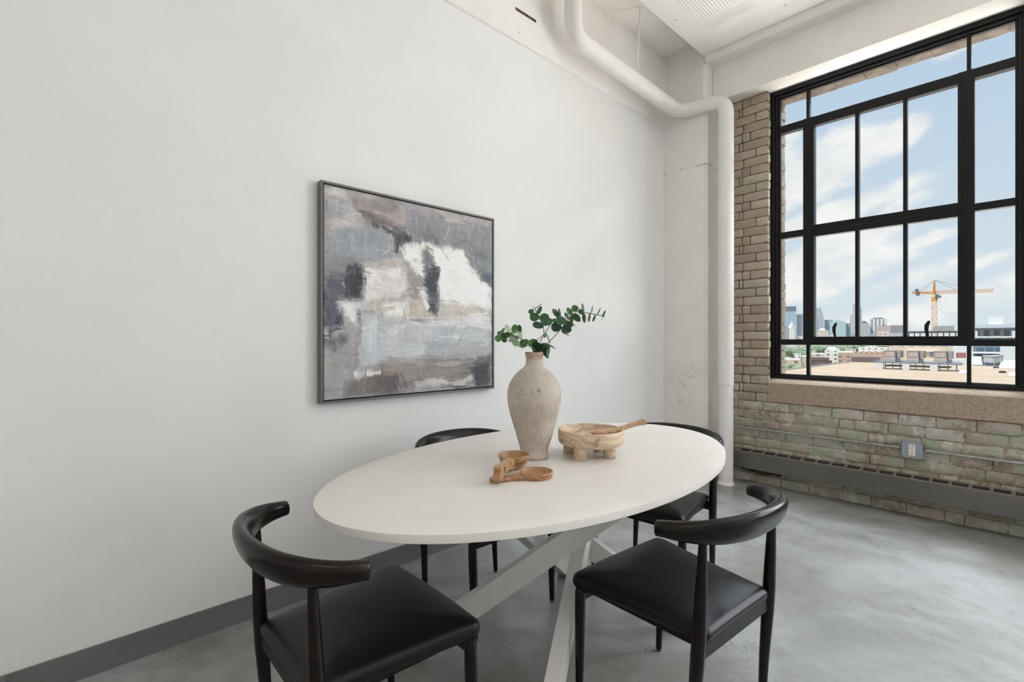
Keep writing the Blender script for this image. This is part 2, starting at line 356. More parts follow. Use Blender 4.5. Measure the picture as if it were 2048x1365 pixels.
# thin clear glass
m = bpy.data.materials.new('clear_glass'); m.use_nodes = True; t = m.node_tree; t.nodes.clear(); g = NG(t)
tr = g.n('ShaderNodeBsdfTransparent'); tr.inputs[0].default_value = (.97, .98, .98, 1); gl = g.n('ShaderNodeBsdfGlossy'); gl.inputs['Roughness'].default_value = .02
lw = g.n('ShaderNodeLayerWeight'); lw.inputs[0].default_value = .15; mx = g.n('ShaderNodeMixShader'); g.put(mx.inputs[0], g.m('MULTIPLY', lw.outputs['Fresnel'], .35))
t.links.new(tr.outputs[0], mx.inputs[1]); t.links.new(gl.outputs[0], mx.inputs[2]); ou = g.n('ShaderNodeOutputMaterial'); t.links.new(mx.outputs[0], ou.inputs[0])
M['glass'] = m
def gridm(name, wall, win, sx=4, sz=4, rx=.45, rz=.45, rough=.6, base=None):
    """facade: wall colour with a grid of window panes; sx, sz are the bay sizes in metres"""
    m, g, p = newmat(name); tc = g.n('ShaderNodeTexCoord'); x, y, z = g.sep(tc.outputs['Object'])
    fx = g.m('FRACT', g.m('DIVIDE', g.m('ADD', g.m('ADD', x, y), 1000.0), sx)); fz = g.m('FRACT', g.m('DIVIDE', g.m('ADD', z, 1000.0), sz))
    k = g.m('MULTIPLY', g.m('LESS_THAN', fx, rx), g.m('LESS_THAN', fz, rz))
    n = g.noise(tc.outputs['Object'], .05, 3)
    g.put(p.inputs['Base Color'], g.mix(g.m('MULTIPLY', n, .25), g.mix(k, wall, win), C(190, 196, 200))); g.put(p.inputs['Roughness'], g.m('SUBTRACT', rough, g.m('MULTIPLY', k, .3)))
    return m

# ================================================================ ROOM SHELL
def struct(mb, name, mat, **kw):
    o = mb.build(name, mat, **kw); o['kind'] = 'structure'; return o
XL, XB, YC, XC = -2.374, -2.348, 4.154, -1.956       # drywall, concrete beam face, column front, column side
YB, YF, ZH = 4.40, 4.47, 3.38                        # brick face, window frame face, head of the opening
XR, YR = 4.3, -3.2                                   # far sides of the loft bay behind the camera
struct(MB().box(-2.6, YR - .2, -.2, XR + .2, 4.75, 0), 'floor', M['floor'])
struct(MB().box(-2.6, YR, 0, XL, YC, 3.262), 'wall_left', M['drywall'])
# exposed concrete beam above the drywall, its lower arris chipped
random.seed(3); mb = MB(); nx = 260; ys = [YR + (YC - YR) * i / nx for i in range(nx + 1)]; vs = []; fs = []
for i, y in enumerate(ys):
    k = max(0, noise.noise(Vector((y * 9, 1.3, 0))) - .1) * .03 + max(0, noise.noise(Vector((y * 31, 4.3, 0)))) * .008
    vs += [(XL - .03, y, 3.262), (XB - .008 - k, y, 3.262 + k * .3), (XB, y, 3.272 + k * 1.3), (XB, y, 3.9)]
for i in range(nx):
    for j in range(3): fs.append((i * 4 + j, (i + 1) * 4 + j, (i + 1) * 4 + j + 1, i * 4 + j + 1))
mb.add(vs, fs); mb.box(-2.6, YR, 3.262, XL - .02, YC, 3.9); bm_ = struct(mb, 'trim_1', M['concrete'], smooth=True, angle=50); bm_['label'] = 'exposed white painted concrete beam above the left wall'
cut = MB(); cut.box(XB - .04, 2.204, 3.456, XB + .001, 2.40, 3.476); so = cut.build('anchor_slot', M['rust'])
tag(so, 'short dark rusty slot let into the white concrete beam above the left wall', 'slot')
# column, its corner chamfered
c_ = .028
col = struct(MB().prism([(-2.6, YC), (XC - c_, YC), (XC, YC + c_), (XC, 4.75), (-2.6, 4.75)], 0, 3.9), 'wall_back', M['column'], bevel=.004)
col['label'] = 'white painted concrete column in the corner'
# ceiling slab, raised bay over the pipe, edge ledge
struct(MB().box(-1.975, YR, 3.755, XR + .2, 4.128, 4.1), 'ceiling', M['ceiling'], bevel=.004, loc=(0, 0, 0))
o = struct(MB().box(-2.6, YR, 3.9, -1.975, 4.75, 4.1), 'trim_2', M['concrete']); o['label'] = 'underside of the raised ceiling bay'
mb = MB(); a_ = [(4.128, 3.755), (4.128, 3.725), (4.150, 3.695), (4.30, 3.695), (4.30, 4.1), (4.128, 4.1)]
n_ = len(a_); vs = [(-1.965, y, z) for y, z in a_] + [(XR + .2, y, z) for y, z in a_]
mb.add(vs, [tuple(range(n_ - 1, -1, -1)), tuple(range(n_, 2 * n_))] + [(i, (i + 1) % n_, n_ + (i + 1) % n_, n_ + i) for i in range(n_)])
o = struct(mb, 'trim_3', M['ceiling'], bevel=.008); o['label'] = 'ledge where the ceiling slab meets the window beam'
o = struct(MB().box(XC, 4.27, ZH, XR + .2, 4.64, 3.80), 'trim_4', M['concrete'], bevel=.006); o['label'] = 'concrete beam over the windows'
struct(MB().box(XR, YR, 0, XR + .2, 4.75, 4.1), 'wall_right', M['drywall'])
struct(MB().box(-2.6, YR - .2, 0, XR + .2, YR, 4.1), 'wall_front', M['drywall'])
# base board, in two lengths
for i, (y0, y1) in enumerate(((YR, -.151), (-.149, YC - .002))):
    b = struct(MB().box(XL, y0, 0, XL + .008, y1, .106), 'baseboard_left', M['base'], bevel=.001)
    for sy in ((-.09,) if i else (-.21,)):
        mb = MB()
        for zz in (.085, .025): mb.lathe([(0, 0), (.005, 0), (.0045, .0015), (.002, .002), (0, .0012)], 0, 0, 0, 10, fn=lambda q, a, zz=zz, sy=sy: Vector((XL + .008 + q.z, sy + q.x + (.01 if zz > .05 else 0), zz + q.y)))
        if i: mb.build('screw', M['screw'], b, smooth=True)

# ---- brick wall, every brick modelled
rnd = random.Random(11)
PALE = [(190, 175, 157), (183, 168, 150), (178, 162, 144), (194, 182, 164), (176, 160, 143), (186, 174, 156), (180, 170, 150)]
WH = [(190, 184, 172), (182, 173, 160), (176, 166, 152), (188, 184, 170), (180, 180, 162), (194, 188, 178), (172, 160, 146)]
bv, bf, bc = [], [], []
def brick(x0, x1, z0, z1, y=YB, rough=1.0, col=None, left=False):
    NX = max(5, int((x1 - x0) / .022)); NZ = 5; b0 = len(bv); sd = rnd.random() * 50; prot = rnd.uniform(-.004, .003) * rough
    sk = rnd.uniform(-.003, .003)
    for j in range(-1, NZ + 2):
        for i in range(-1, NX + 2):
            ii = min(max(i, 0), NX); jj = min(max(j, 0), NZ); u = ii / NX; w = jj / NZ
            x = x0 + (x1 - x0) * u; z = z0 + (z1 - z0) * w + sk * (u - .5)
            eu = min(u, 1 - u) * (x1 - x0); ew = min(w, 1 - w) * (z1 - z0)
            rim = max(0, 1 - min(eu, ew) / .008); nn = noise.noise(Vector((x * 24 + sd, z * 30, 1))) ; n2 = noise.noise(Vector((x * 70, z * 80 + sd, 7)))
            yy = y - prot + rim * rim * .0045 + nn * .0035 * rough + n2 * .0016 * rough
            if ew < .001: z += (n2 * .004 + nn * .003) * rough
            if eu < .001: x += (n2 * .004) * rough
            if eu < .001 and ew < .001:   # knock the corners back
                x += (.003 if u < .5 else -.003); z += (.002 if w < .5 else -.002)
            if i < 0 or i > NX or j < 0 or j > NZ: yy = y + .05
            bv.append((x, yy, z))
    W = NX + 3
    for j in range(NZ + 2):
        for i in range(NX + 2):
            a = b0 + j * W + i; bf.append((a, a + 1, a + W + 1, a + W)); 
    jj_ = rnd.uniform(-9, 9); c = C(*[min(255, max(0, q + jj_ + rnd.uniform(-2.5, 2.5))) for q in (col or rnd.choice(PALE))])
    bc.extend([c] * (len(bv) - b0))
CHL, CHH, JT = .0792, .0761, .0095
XJ = -1.534                                          # jamb of the window opening
k = 0; z = 0.004
while z < ZH - .02:
    low = z < .70; CH = CHL if low else CHH; JT = .0075 if low else .0095; z1 = min(z + CH - JT, ZH - .002)
    if not low:
        if k % 4 == 0: cuts = [XJ, XJ - .205, XJ - .42]
        elif k % 4 == 1: cuts = [XJ, XJ - .10, XJ - .31, XJ - .42]
        elif k % 4 == 2: cuts = [XJ, XJ - .21, XJ - .24, XJ - .42]
        else: cuts = [XJ, XJ - .145, XJ - .215, XJ - .42]
        j_ = rnd.uniform(-.005, .006)
        for a, b in zip(cuts[1:], cuts[:-1]): brick(a + JT / 2, b - (JT / 2 if b != XJ else -j_), z, z1, rough=.8)
    else:
        x = XC + .0 - rnd.uniform(0, .2)
        while x < 2.6:
            w = .205 if rnd.random() < .8 else .1
            if k % 6 == 3: w = .1
            xe = min(x + w, 2.62)
            if xe > XC + .02: brick(max(x, XC) + JT / 2, xe - JT / 2, z + rnd.uniform(-.002, .003), z1 + rnd.uniform(-.003, .002), rough=1.5, col=rnd.choice(WH), y=YB + (.004 if z > .12 else .0))
            x = xe
    z += CH; k += 1
me = bpy.data.meshes.new('wall_window'); me.from_pydata(bv, [], bf)
at = me.color_attributes.new('tint', 'FLOAT_COLOR', 'POINT'); at.data.foreach_set('color', np.array(bc, dtype=np.float32).ravel())
me.polygons.foreach_set('use_smooth', [True] * len(me.polygons)); me.set_sharp_from_angle(angle=math.radians(55))
me.materials.append(M['brick']); ow = bpy.data.objects.new('wall_window', me); scene.collection.objects.link(ow); ow['kind'] = 'structure'; WL[ow.name] = Vector((0, 0, 0))
ow['label'] = 'old brick wall with worn white and green paint around and below the windows'
mb = MB(); mb.box(XC, YB + .009, .717, XJ - .004, 4.75, ZH); mb.build('mortar_bed', M['mortar'], ow)
mb = MB(); mb.box(XC, YB + .0135, 0, XR, 4.75, .715)
mb.box(XJ - .004, YB + .12, .716, XR, 4.75, .9)
lo_ = mb.build('smeared_mortar', M['brick'], ow); a_ = lo_.data.color_attributes.new('tint', 'FLOAT_COLOR', 'POINT')
a_.data.foreach_set('color', np.tile(np.array(C(160, 144, 126), dtype=np.float32), len(lo_.data.vertices)))
# piers right of the pictured window and the outer leaf seen through the glass
mb = MB(); mb.box(-.035 + .10, 4.56, .9, .20, 4.75, ZH)
mb.box(3.92, YB, .715, XR, 4.75, ZH); mb.build('pier', M['mortar'], ow)
bv, bf, bc = [], [], []
mb = MB(); zz = .93; kk = 0; r2 = random.Random(5)
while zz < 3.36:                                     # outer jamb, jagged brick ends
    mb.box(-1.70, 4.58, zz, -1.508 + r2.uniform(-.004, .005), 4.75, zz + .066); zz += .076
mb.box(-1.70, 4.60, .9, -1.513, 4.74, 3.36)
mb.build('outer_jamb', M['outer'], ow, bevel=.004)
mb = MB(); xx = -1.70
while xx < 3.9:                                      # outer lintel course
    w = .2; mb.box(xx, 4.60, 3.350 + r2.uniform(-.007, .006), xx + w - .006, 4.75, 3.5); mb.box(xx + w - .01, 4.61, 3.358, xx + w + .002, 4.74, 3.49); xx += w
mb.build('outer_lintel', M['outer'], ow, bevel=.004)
# stone sill with a sloped top
mb = MB(); pr = [(YB - .004, .717), (YB - .004, .880), (YB + .075, .916), (4.72, .905), (4.72, .717)]; n_ = len(pr)
mb.add([(XJ, y, z) for y, z in pr] + [(3.92, y, z) for y, z in pr], [tuple(range(n_ - 1, -1, -1)), tuple(range(n_, 2 * n_))] + [(i, (i + 1) % n_, n_ + (i + 1) % n_, n_ + i) for i in range(n_)])
o = struct(mb, 'trim_5', M['stone'], bevel=.005); o['label'] = 'brown granular stone window sill'

# ---- windows
def window(name, X0, pictured=True):
    root = thing(name, None, None, (X0, YF, .915), kind='structure')
    root['label'] = 'large black steel framed industrial window' if pictured else 'further black framed window to the right'
    dx = X0 + 1.548
    def B(mb, x0, x1, z0, z1, y0, y1):
        e = .0011 * (len(mb.f) // 6); mb.box(x0 + dx, y0 + e, z0, x1 + dx, y1 - e, z1)
    fr = MB()
    for (x0, x1, z0, z1) in ((-1.548, -1.505, .915, 3.38), (-1.548, .005, 3.345, 3.38), (-1.548, .005, .915, .938), (-.04, .10, .915, 3.38)): B(fr, x0, x1, z0, z1, YF, 4.56)
    for (x0, x1, z0, z1) in ((-1.505, -1.484, .938, 3.345), (-1.505, -.055, 3.322, 3.345), (-1.505, -.055, .938, .948), (-.06, -.04, .938, 3.345)): B(fr, x0, x1, z0, z1, YF + .012, 4.55)
    for (x0, x1, z0, z1) in ((-1.484, -1.467, .948, 3.322), (-1.484, -.074, 3.309, 3.322), (-1.484, -.074, .948, .955), (-.074, -.06, .948, 3.322)): B(fr, x0, x1, z0, z1, YF + .022, 4.54)
    fr.build('window_frame', M['black_frame'], root, bevel=.002)
    mu = MB()
    for (x0, x1, z0, z1) in ((-1.292, -1.212, 1.203, 3.078), (-.345, -.263, 1.203, 3.078), (-1.47, -.07, 3.012, 3.076), (-1.47, -.07, 1.203, 1.250), (-1.47, -1.29, 2.110, 2.166), (-.266, -.07, 2.115, 2.166)): B(mu, x0, x1, z0, z1, YF + .018, 4.55)
    mu.build('mullion', M['black_frame'], root, bevel=.002)
    for (x0, x1, z0, z1) in ((-1.270, -1.246, 3.07, 3.32), (-.302, -.280, 3.07, 3.32), (-1.270, -1.246, .95, 1.21), (-.302, -.280, .95, 1.21)):
        mb = MB(); B(mb, x0, x1, z0, z1, YF + .026, 4.54); mb.build('muntin', M['black_frame'], root, bevel=.002)
    for ci, (zb, zt, gb, gt) in enumerate(((2.141, 3.018, 2.186, 2.998), (1.222, 2.136, 1.271, 2.091))):
        ca = MB(); xa, xb = -1.235, -.325
        for (x0, x1, z0, z1) in ((xa, -1.209, zb, zt), (-.346, xb, zb, zt), (-1.209, -.346, zb, gb), (-1.209, -.346, gt, zt), (-.931, -.907, gb, gt), (-.640, -.616, gb, gt)): B(ca, x0, x1, z0, z1, YF + .006, 4.535)
        cs = ca.build('casement', M['black_frame'], root, bevel=.002)
        if pictured and ci == 1:
            for hx in (-1.050, -.495):
                mb = MB(); pts = [(hx, YF + .004, 1.262), (hx - .002, YF - .028, 1.268), (hx - .004, YF - .036, 1.285), (hx - .009, YF - .038, 1.315), (hx - .008, YF - .037, 1.345), (hx + .003, YF - .034, 1.372), (hx + .006, YF - .033, 1.38)]
                mb.tube(pts, [(.006, .006), (.006, .007), (.006, .009), (.006, .012), (.006, .0135), (.006, .010), (.003, .004)], 14); mb.box(hx - .028, YF - .004, 1.252, hx + .028, YF + .008, 1.268)
                mb.tube([(hx - .022, YF - .004, 1.262), (hx - .022, YF - .012, 1.262)], .006, 10)
                mb.build('latch_handle', M['black_frame'], cs, smooth=True)
        if pictured:
            for (x0, x1) in ((-1.209, -.931), (-.907, -.640), (-.616, -.346)):
                mb = MB(); B(mb, x0 - .004, x1 + .004, gb - .004, gt + .004, 4.512, 4.516); mb.build('pane', M['glass'], cs)
    if pictured:
        for (x0, x1, z0, z1) in ((-1.467, -1.27, 3.076, 3.309), (-1.246, -.302, 3.076, 3.309), (-.28, -.074, 3.076, 3.309), (-1.467, -1.292, 2.166, 3.012), (-1.467, -1.292, 1.25, 2.11),
                                 (-.263, -.074, 2.166, 3.012), (-.263, -.074, 1.25, 2.115), (-1.467, -1.27, .955, 1.203), (-1.246, -.302, .955, 1.203), (-.28, -.074, .955, 1.203)):
            mb = MB(); B(mb, x0 - .003, x1 + .003, z0 - .003, z1 + .003, 4.522, 4.526); mb.build('pane', M['glass'], root)
    return root
window('window_1', -1.548)
window('window_2', .20, False); window('window_3', 1.95, False)
# ---- pipe
def smoothpath(pts, r=.11, n=8):
    out = [Vector(pts[0])]
    for i in range(1, len(pts) - 1):
        p = Vector(pts[i]); a = (Vector(pts[i - 1]) - p).normalized(); b = (Vector(pts[i + 1]) - p).normalized()
        p0 = p + a * r; p1 = p + b * r
        for k in range(n + 1):
            t = k / n; out.append(p0 * (1 - t) ** 2 + p * 2 * t * (1 - t) + p1 * t * t)
    out.append(Vector(pts[-1])); return out
PA, PBp, PCp = Vector((-1.791, 4.17, 3.311)), Vector((-2.188, 4.085, 3.318)), Vector((-2.188, 2.611, 3.377))
pr_ = thing('drain_pipe', 'fat white painted pipe bending along the beam and down the corner', 'pipe', (PA.x, PA.y, 0))
MB().tube(smoothpath([PCp + Vector((0, 0, .54)), PCp, PBp, PA, (PA.x, PA.y, .856)], .115, 10), .0625, 32).build('insulated_pipe', M['white_paint'], pr_, smooth=True)
MB().tube([(PA.x, PA.y, .008), (PA.x, PA.y, .86)], .058, 32).build('lower_pipe', M['white_paint'], pr_, smooth=True)
MB().lathe([(.068, 0), (.068, .014), (.060, .022), (.058, .022)], PA.x, PA.y, 0, 28, fn=lambda q, a: q + Vector((math.cos(a), math.sin(a), 0)) * .006 * noise.noise(Vector((math.cos(a) * 3, math.sin(a) * 3, q.z * 20)))).build('floor_collar', M['white_paint'], pr_, smooth=True)
o = MB().tube([(-2.188, 3.41, 3.395), (-2.12, 3.35, 3.902)], .0062, 8).build('hanger_rod', M['white_paint'], smooth=True)
tag(o, 'thin white rod hanging the long pipe from the raised ceiling bay', 'rod')
# ---- heater
hx0, hx1 = -1.93, 2.3
h = thing('baseboard_heater', 'long low grey baseboard heater with slotted top on the brick wall', 'heater', (-.4, 4.38, .138))
MB().box(hx0, 4.285, .140, hx1, 4.292, .278).build('front_panel', M['heater'], h, bevel=.003)
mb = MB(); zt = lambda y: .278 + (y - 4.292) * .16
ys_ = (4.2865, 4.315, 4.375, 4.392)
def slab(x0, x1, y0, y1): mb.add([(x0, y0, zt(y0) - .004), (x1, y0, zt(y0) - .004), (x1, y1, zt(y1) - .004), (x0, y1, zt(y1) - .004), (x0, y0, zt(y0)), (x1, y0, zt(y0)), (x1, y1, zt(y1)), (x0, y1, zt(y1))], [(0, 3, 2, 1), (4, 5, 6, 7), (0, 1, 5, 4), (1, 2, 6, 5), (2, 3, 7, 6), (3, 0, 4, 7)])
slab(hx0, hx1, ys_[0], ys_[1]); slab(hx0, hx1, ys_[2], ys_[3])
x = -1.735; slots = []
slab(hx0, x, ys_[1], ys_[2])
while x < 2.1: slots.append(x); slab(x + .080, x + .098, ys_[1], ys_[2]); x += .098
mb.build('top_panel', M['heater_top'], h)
for x in slots[:26]:
    s_ = MB(); s_.box(x, 4.314, .262, x + .080, 4.376, .2735); s_.build('vent_slot', M['slot'], h)
MB().box(hx0, 4.384, .15, hx1, 4.392, .285).build('back_panel', M['heater'], h)
mb = MB(); mb.tube([(-1.90, 4.33, .20), (-1.72, 4.33, .13), (-1.62, 4.335, .115), (-1.42, 4.335, .115), (-1.38, 4.335, .2)], .011, 12); mb.tube([(-1.60, 4.335, .115), (-1.52, 4.335, .115)], .017, 12); mb.tube([(-1.56, 4.335, .10), (-1.56, 4.335, .135)], .012, 10)
mb.build('supply_pipe', M['rust'], h, smooth=True)
# ---- conduit and socket box
yc = 4.381; cd = thing('conduit', 'thin galvanised conduit running along the brick wall above the heater', 'conduit', (-1.2, yc, .46))
mb = MB(); mb.tube([(-1.90, 4.30, .492), (-1.80, 4.36, .478), (-1.72, yc, .473), (-1.2, yc, .473), (-.64, yc, .473)], .0095, 14); mb.build('tube', M['galv'], cd, smooth=True)
MB().tube([(-.50, yc, .473), (.2, yc, .471), (2.4, yc, .468)], .0095, 14).build('tube', M['galv'], cd, smooth=True)
for x in (-.655, -.485): MB().tube([(x - .014, yc, .473), (x + .014, yc, .473)], .013, 14).build('connector', M['galv'], cd, smooth=True)
for x in (-1.005, -.155, .9):
    mb = MB(); mb.box(x - .009, yc - .011, .462, x + .009, yc + .012, .485); mb.box(x - .009, yc - .001, .440, x + .009, yc + .014, .463); s_ = mb.build('strap', M['galv'], cd, bevel=.002)
    MB().tube([(x, yc - .002, .450), (x, yc - .008, .450)], .0055, 10).build('screw', M['screw'], s_, smooth=True)
jb = thing('socket_box', 'square grey steel socket box on the conduit with an ivory double outlet', 'socket', (-.572, 4.39, .413))
MB().box(-.631, 4.348, .414, -.513, 4.395, .532).build('box', M['galv'], jb, bevel=.004)
o = MB(); q = .014; x0, x1, z0, z1 = -.629, -.515, .416, .530
pp = [(x0 + q, z0), (x1 - q, z0), (x1, z0 + q), (x1, z1 - q), (x1 - q, z1), (x0 + q, z1), (x0, z1 - q), (x0, z0 + q)]; n_ = 8
o.add([(x, 4.342, z) for x, z in pp] + [(x, 4.348, z) for x, z in pp], [tuple(range(n_ - 1, -1, -1)), tuple(range(n_, 2 * n_))] + [(i, (i + 1) % n_, n_ + (i + 1) % n_, n_ + i) for i in range(n_)])
o.build('cover_plate', M['cover'], jb, bevel=.0015)
rc = MB().box(-.590, 4.337, .434, -.553, 4.344, .512).build('outlet', M['ivory'], jb, bevel=.003)
for zc in (.493, .453):
    mb = MB()
    for xo in (-.0075, .0065): mb.box(-.5715 + xo - .001, 4.3362, zc, -.5715 + xo + .001, 4.338, zc + .0095)
    mb.tube([(-.572, 4.338, zc - .008), (-.572, 4.3362, zc - .008)], .003, 10); mb.build('slot', M['dark'], rc)
for sx, sz in ((-.624, .421), (-.520, .525)): MB().tube([(sx, 4.346, sz), (sx, 4.340, sz)], .004, 10).build('screw', M['screw'], jb, smooth=True)

# ================================================================ TABLE
TC = Vector((-1.333, 1.484, 0)); TZ = .765; TA, TB = .978, .572; TROT = math.radians(2.36); TT = .0235
tb = thing('dining_table', 'white oval dining table on crossed white metal legs', 'table', TC)
mb = MB(); prof = [(0, -TT), (.9, -TT), (1 - .0015, -TT), (1, -TT + .0012), (1, -.0012), (1 - .0004, -.0003), (1 - .0015, 0), (.9, 0), (0, 0)]
def ell(p, a):
    x, y = p.x, p.y; r = math.hypot(x, y)
    X = r * TB * math.cos(a); Y = r * TA * math.sin(a)
    return TC + Vector((X * math.cos(TROT) - Y * math.sin(TROT), X * math.sin(TROT) + Y * math.cos(TROT), TZ + p.z))
mb.lathe(prof, seg=160, fn=ell); mb.build('tabletop', M['table'], tb, smooth=True, angle=25)
def leg(foot, top, w=.052, t=.082, fix=0):
    a = TC + Vector((foot[0], foot[1], 0)); b = TC + Vector((top[0], top[1], TZ - TT)); T = (b - a)
    hd = Vector((T.x, T.y, 0)).normalized(); sd = Vector((-hd.y, hd.x, 0))
    el = math.atan2(T.z, Vector((T.x, T.y, 0)).length); tl = t / math.sin(el)
    mb = MB(); mb.add([p + hd * (tl / 2 * i) + sd * (w / 2 * j) for p in (a + Vector((0, 0, .002)), b) for i, j in ((-1, -1), (1, -1), (1, 1), (-1, 1))],
                      [(0, 3, 2, 1), (4, 5, 6, 7), (0, 1, 5, 4), (1, 2, 6, 5), (2, 3, 7, 6), (3, 0, 4, 7)])
    mb.build('leg', M['table_metal'], tb, bevel=.002)
leg((-.35, -.55), (.40, .11)); leg((.38, .50), (-.37, -.18)); leg((.38, -.51), (-.12, .47)); leg((-.38, .5), (.12, -.47))

# ================================================================ CHAIRS
def make_chair():
    t = thing('dining_chair', None, 'chair', (0, 0, 0), group='black curved-arm chairs around the oval table')
    WL[t.name] = Vector((0, 0, 0)); N = 40; mb = MB(); seg = 22; vs = []; fs = []
    A, Bq, yc_, pm = .275, .205, -.062, math.radians(82)
    P = []
    for i in range(N + 1):
        ph = -pm + 2 * pm * i / N; k = math.cos(ph)
        P.append(Vector((A * math.copysign(abs(math.sin(ph)) ** .92, math.sin(ph)), yc_ - Bq * abs(math.cos(ph)) ** .85, .7195 + .009 * k)))
    # straight forward arms
    for s_, idx in ((-1, 0), (1, N)): P[idx] = Vector((s_ * .276, -.094, .7195))
    for i in range(N + 1):
        ph = -pm + 2 * pm * i / N; k = max(0, math.cos(ph)); a = P[max(i - 1, 0)]; b = P[min(i + 1, N)]; T = (b - a).normalized()
        out = Vector((T.y, -T.x, 0)).normalized(); up = Vector((0, 0, 1))
        if out.dot(Vector((P[i].x, P[i].y + .05, 0))) < 0: out = -out
        kk = k ** 1.1; rw = .0185 + .006 * kk; rh = .0195 + .026 * kk; tilt = math.radians(16) * kk
        o2 = out * math.cos(tilt) - up * math.sin(tilt) * .0 ; u2 = up * math.cos(tilt) + out * math.sin(tilt)
        for q in range(seg):
            an = 2 * PI * q / seg; ca, sa = math.cos(an), math.sin(an)
            vs.append(P[i] + o2 * rw * math.copysign(abs(ca) ** .92, ca) + u2 * rh * math.copysign(abs(sa) ** .92, sa))
    def ring(i, s, d):
        c = P[i]; T = (P[min(i + 1, N)] - P[max(i - 1, 0)]).normalized() * d
        return [c + (v - c) * s + T for v in vs[i * seg:(i + 1) * seg]]
    full = ring(0, .86, -.0025) + vs + ring(N, .86, .0025); nr = N + 3
    for i in range(nr - 1):
        for q in range(seg): q2 = (q + 1) % seg; fs.append((i * seg + q, i * seg + q2, (i + 1) * seg + q2, (i + 1) * seg + q))
    fs.append(tuple(range(seg))); fs.append(tuple((nr - 1) * seg + q for q in range(seg - 1, -1, -1)))
    mb.add(full, fs); mb.build('backrest', M['chair_wood'], t, smooth=True, angle=60)
    for s_ in (-1, 1):
        mb = MB(); pts = [(.219 * s_, -.158, .012), (.2165 * s_, -.168, .2), (.214 * s_, -.180, .36), (.213 * s_, -.185, .44), (.212 * s_, -.190, .55), (.212 * s_, -.196, .715)]
        l = mb.tube(pts, [.0115, .0155, .0195, .0195, .0165, .0105], 18).build('leg', M['chair_wood'], t, smooth=True)
        MB().lathe([(.007, 0), (.010, .003), (.010, .012), (.0, .0121)], .219 * s_, -.158, 0, 14).build('foot_glide', M['glide'], l, smooth=True)
    for s_ in (-1, 1):
        mb = MB(); pts = [(.230 * s_, .247, .012), (.232 * s_, .242, .15), (.235 * s_, .238, .30), (.236 * s_, .235, .395), (.236 * s_, .235, .408)]
        l = mb.tube(pts, [.0115, .015, .018, .018, .014], 18).build('leg', M['chair_wood'], t, smooth=True)
        MB().lathe([(.007, 0), (.010, .003), (.010, .012), (.0, .0121)], .230 * s_, .247, 0, 14).build('foot_glide', M['glide'], l, smooth=True)
    # seat cushion
    cs_ = [(-.191, -.197), (.191, -.197), (.256, .270), (-.256, .270)]; rad = [.022, .022, .035, .035]
    out = []
    for i in range(4):
        p = Vector((*cs_[i], 0)); a = Vector((*cs_[i - 1], 0)); b = Vector((*cs_[(i + 1) % 4], 0))
        p0 = p + (a - p).normalized() * rad[i]; p1 = p + (b - p).normalized() * rad[i]
        for k in range(7): q = k / 6; out.append(p0 * (1 - q) ** 2 + p * 2 * q * (1 - q) + p1 * q * q)
        nxt = Vector((*cs_[(i + 1) % 4], 0)); e0 = p1; rr = rad[(i + 1) % 4]; e1 = nxt + (p - nxt).normalized() * rr
        for k in range(1, 10):
            q = k / 10; m_ = e0.lerp(e1, q); nrm = Vector(((e1 - e0).y, -(e1 - e0).x, 0)).normalized()
            bow = [-.004, -.004, .010, -.004][i] * math.sin(PI * q); out.append(m_ + nrm * bow)
    cen = Vector((0, .04, 0)); n_ = len(out); vs = []; fs = []
    rings = [(.86, .403), (.975, .405), (.992, .412), (1.0, .421), (.998, .430), (.988, .438), (.965, .4445), (.92, .449), (.82, .4535), (.66, .457), (.45, .459), (.22, .4595)]
    for s_, z_ in rings:
        for p in out:
            dip = -.004 * max(0, 1 - (p.x / .26) ** 2) * (1 if z_ > .43 else 0)
            vs.append(cen + (p - cen) * s_ + Vector((0, 0, z_ + (dip if s_ > .8 else 0) + (.004 * p.y / .27 if z_ > .43 else 0))))
    for i in range(len(rings) - 1):
        for k in range(n_): k2 = (k + 1) % n_; fs.append((i * n_ + k, i * n_ + k2, (i + 1) * n_ + k2, (i + 1) * n_ + k))
    b0 = len(vs); vs.append(cen + Vector((0, 0, .4598))); fs += [(b0, (len(rings) - 1) * n_ + (k + 1) % n_, (len(rings) - 1) * n_ + k) for k in range(n_)]
    fs.append(tuple(range(n_)))
    MB().add(vs, fs) if False else None
    mb = MB(); mb.add(vs, fs); mb.build('seat', M['leather'], t, smooth=True, angle=70)
    mb = MB(); mb.bar((-.21, -.182, .384), (.21, -.182, .384), .012, .044); mb.bar((-.18, -.17, .395), (-.20, .235, .395), .014, .024); mb.bar((.18, -.17, .395), (.20, .235, .395), .014, .024)
    mb.bar((-.236, .226, .388), (.236, .226, .388), .014, .034); mb.build('seat_frame', M['chair_metal'], t, bevel=.002)
    return t
ch0 = make_chair()
CH_ = [((-.7864, 1.4936), 85.8), ((-1.3098, .5982), .4), ((-1.8022, 1.4687), 269.2), ((-1.322, 2.256), 184.0)]
LB = ['black armchair in the right foreground with its brown-black curved back turned to us', 'black armchair in the left foreground at the near end of the oval table',
      'black armchair pushed in between the table and the wall with the painting', 'black armchair at the far end of the oval table, nearest the corner column']
for i, ((x, y), r) in enumerate(CH_):
    o = ch0 if i == 0 else dup(ch0)
    o.location = (x, y, 0); o.rotation_euler = (0, 0, math.radians(r)); o['label'] = LB[i]

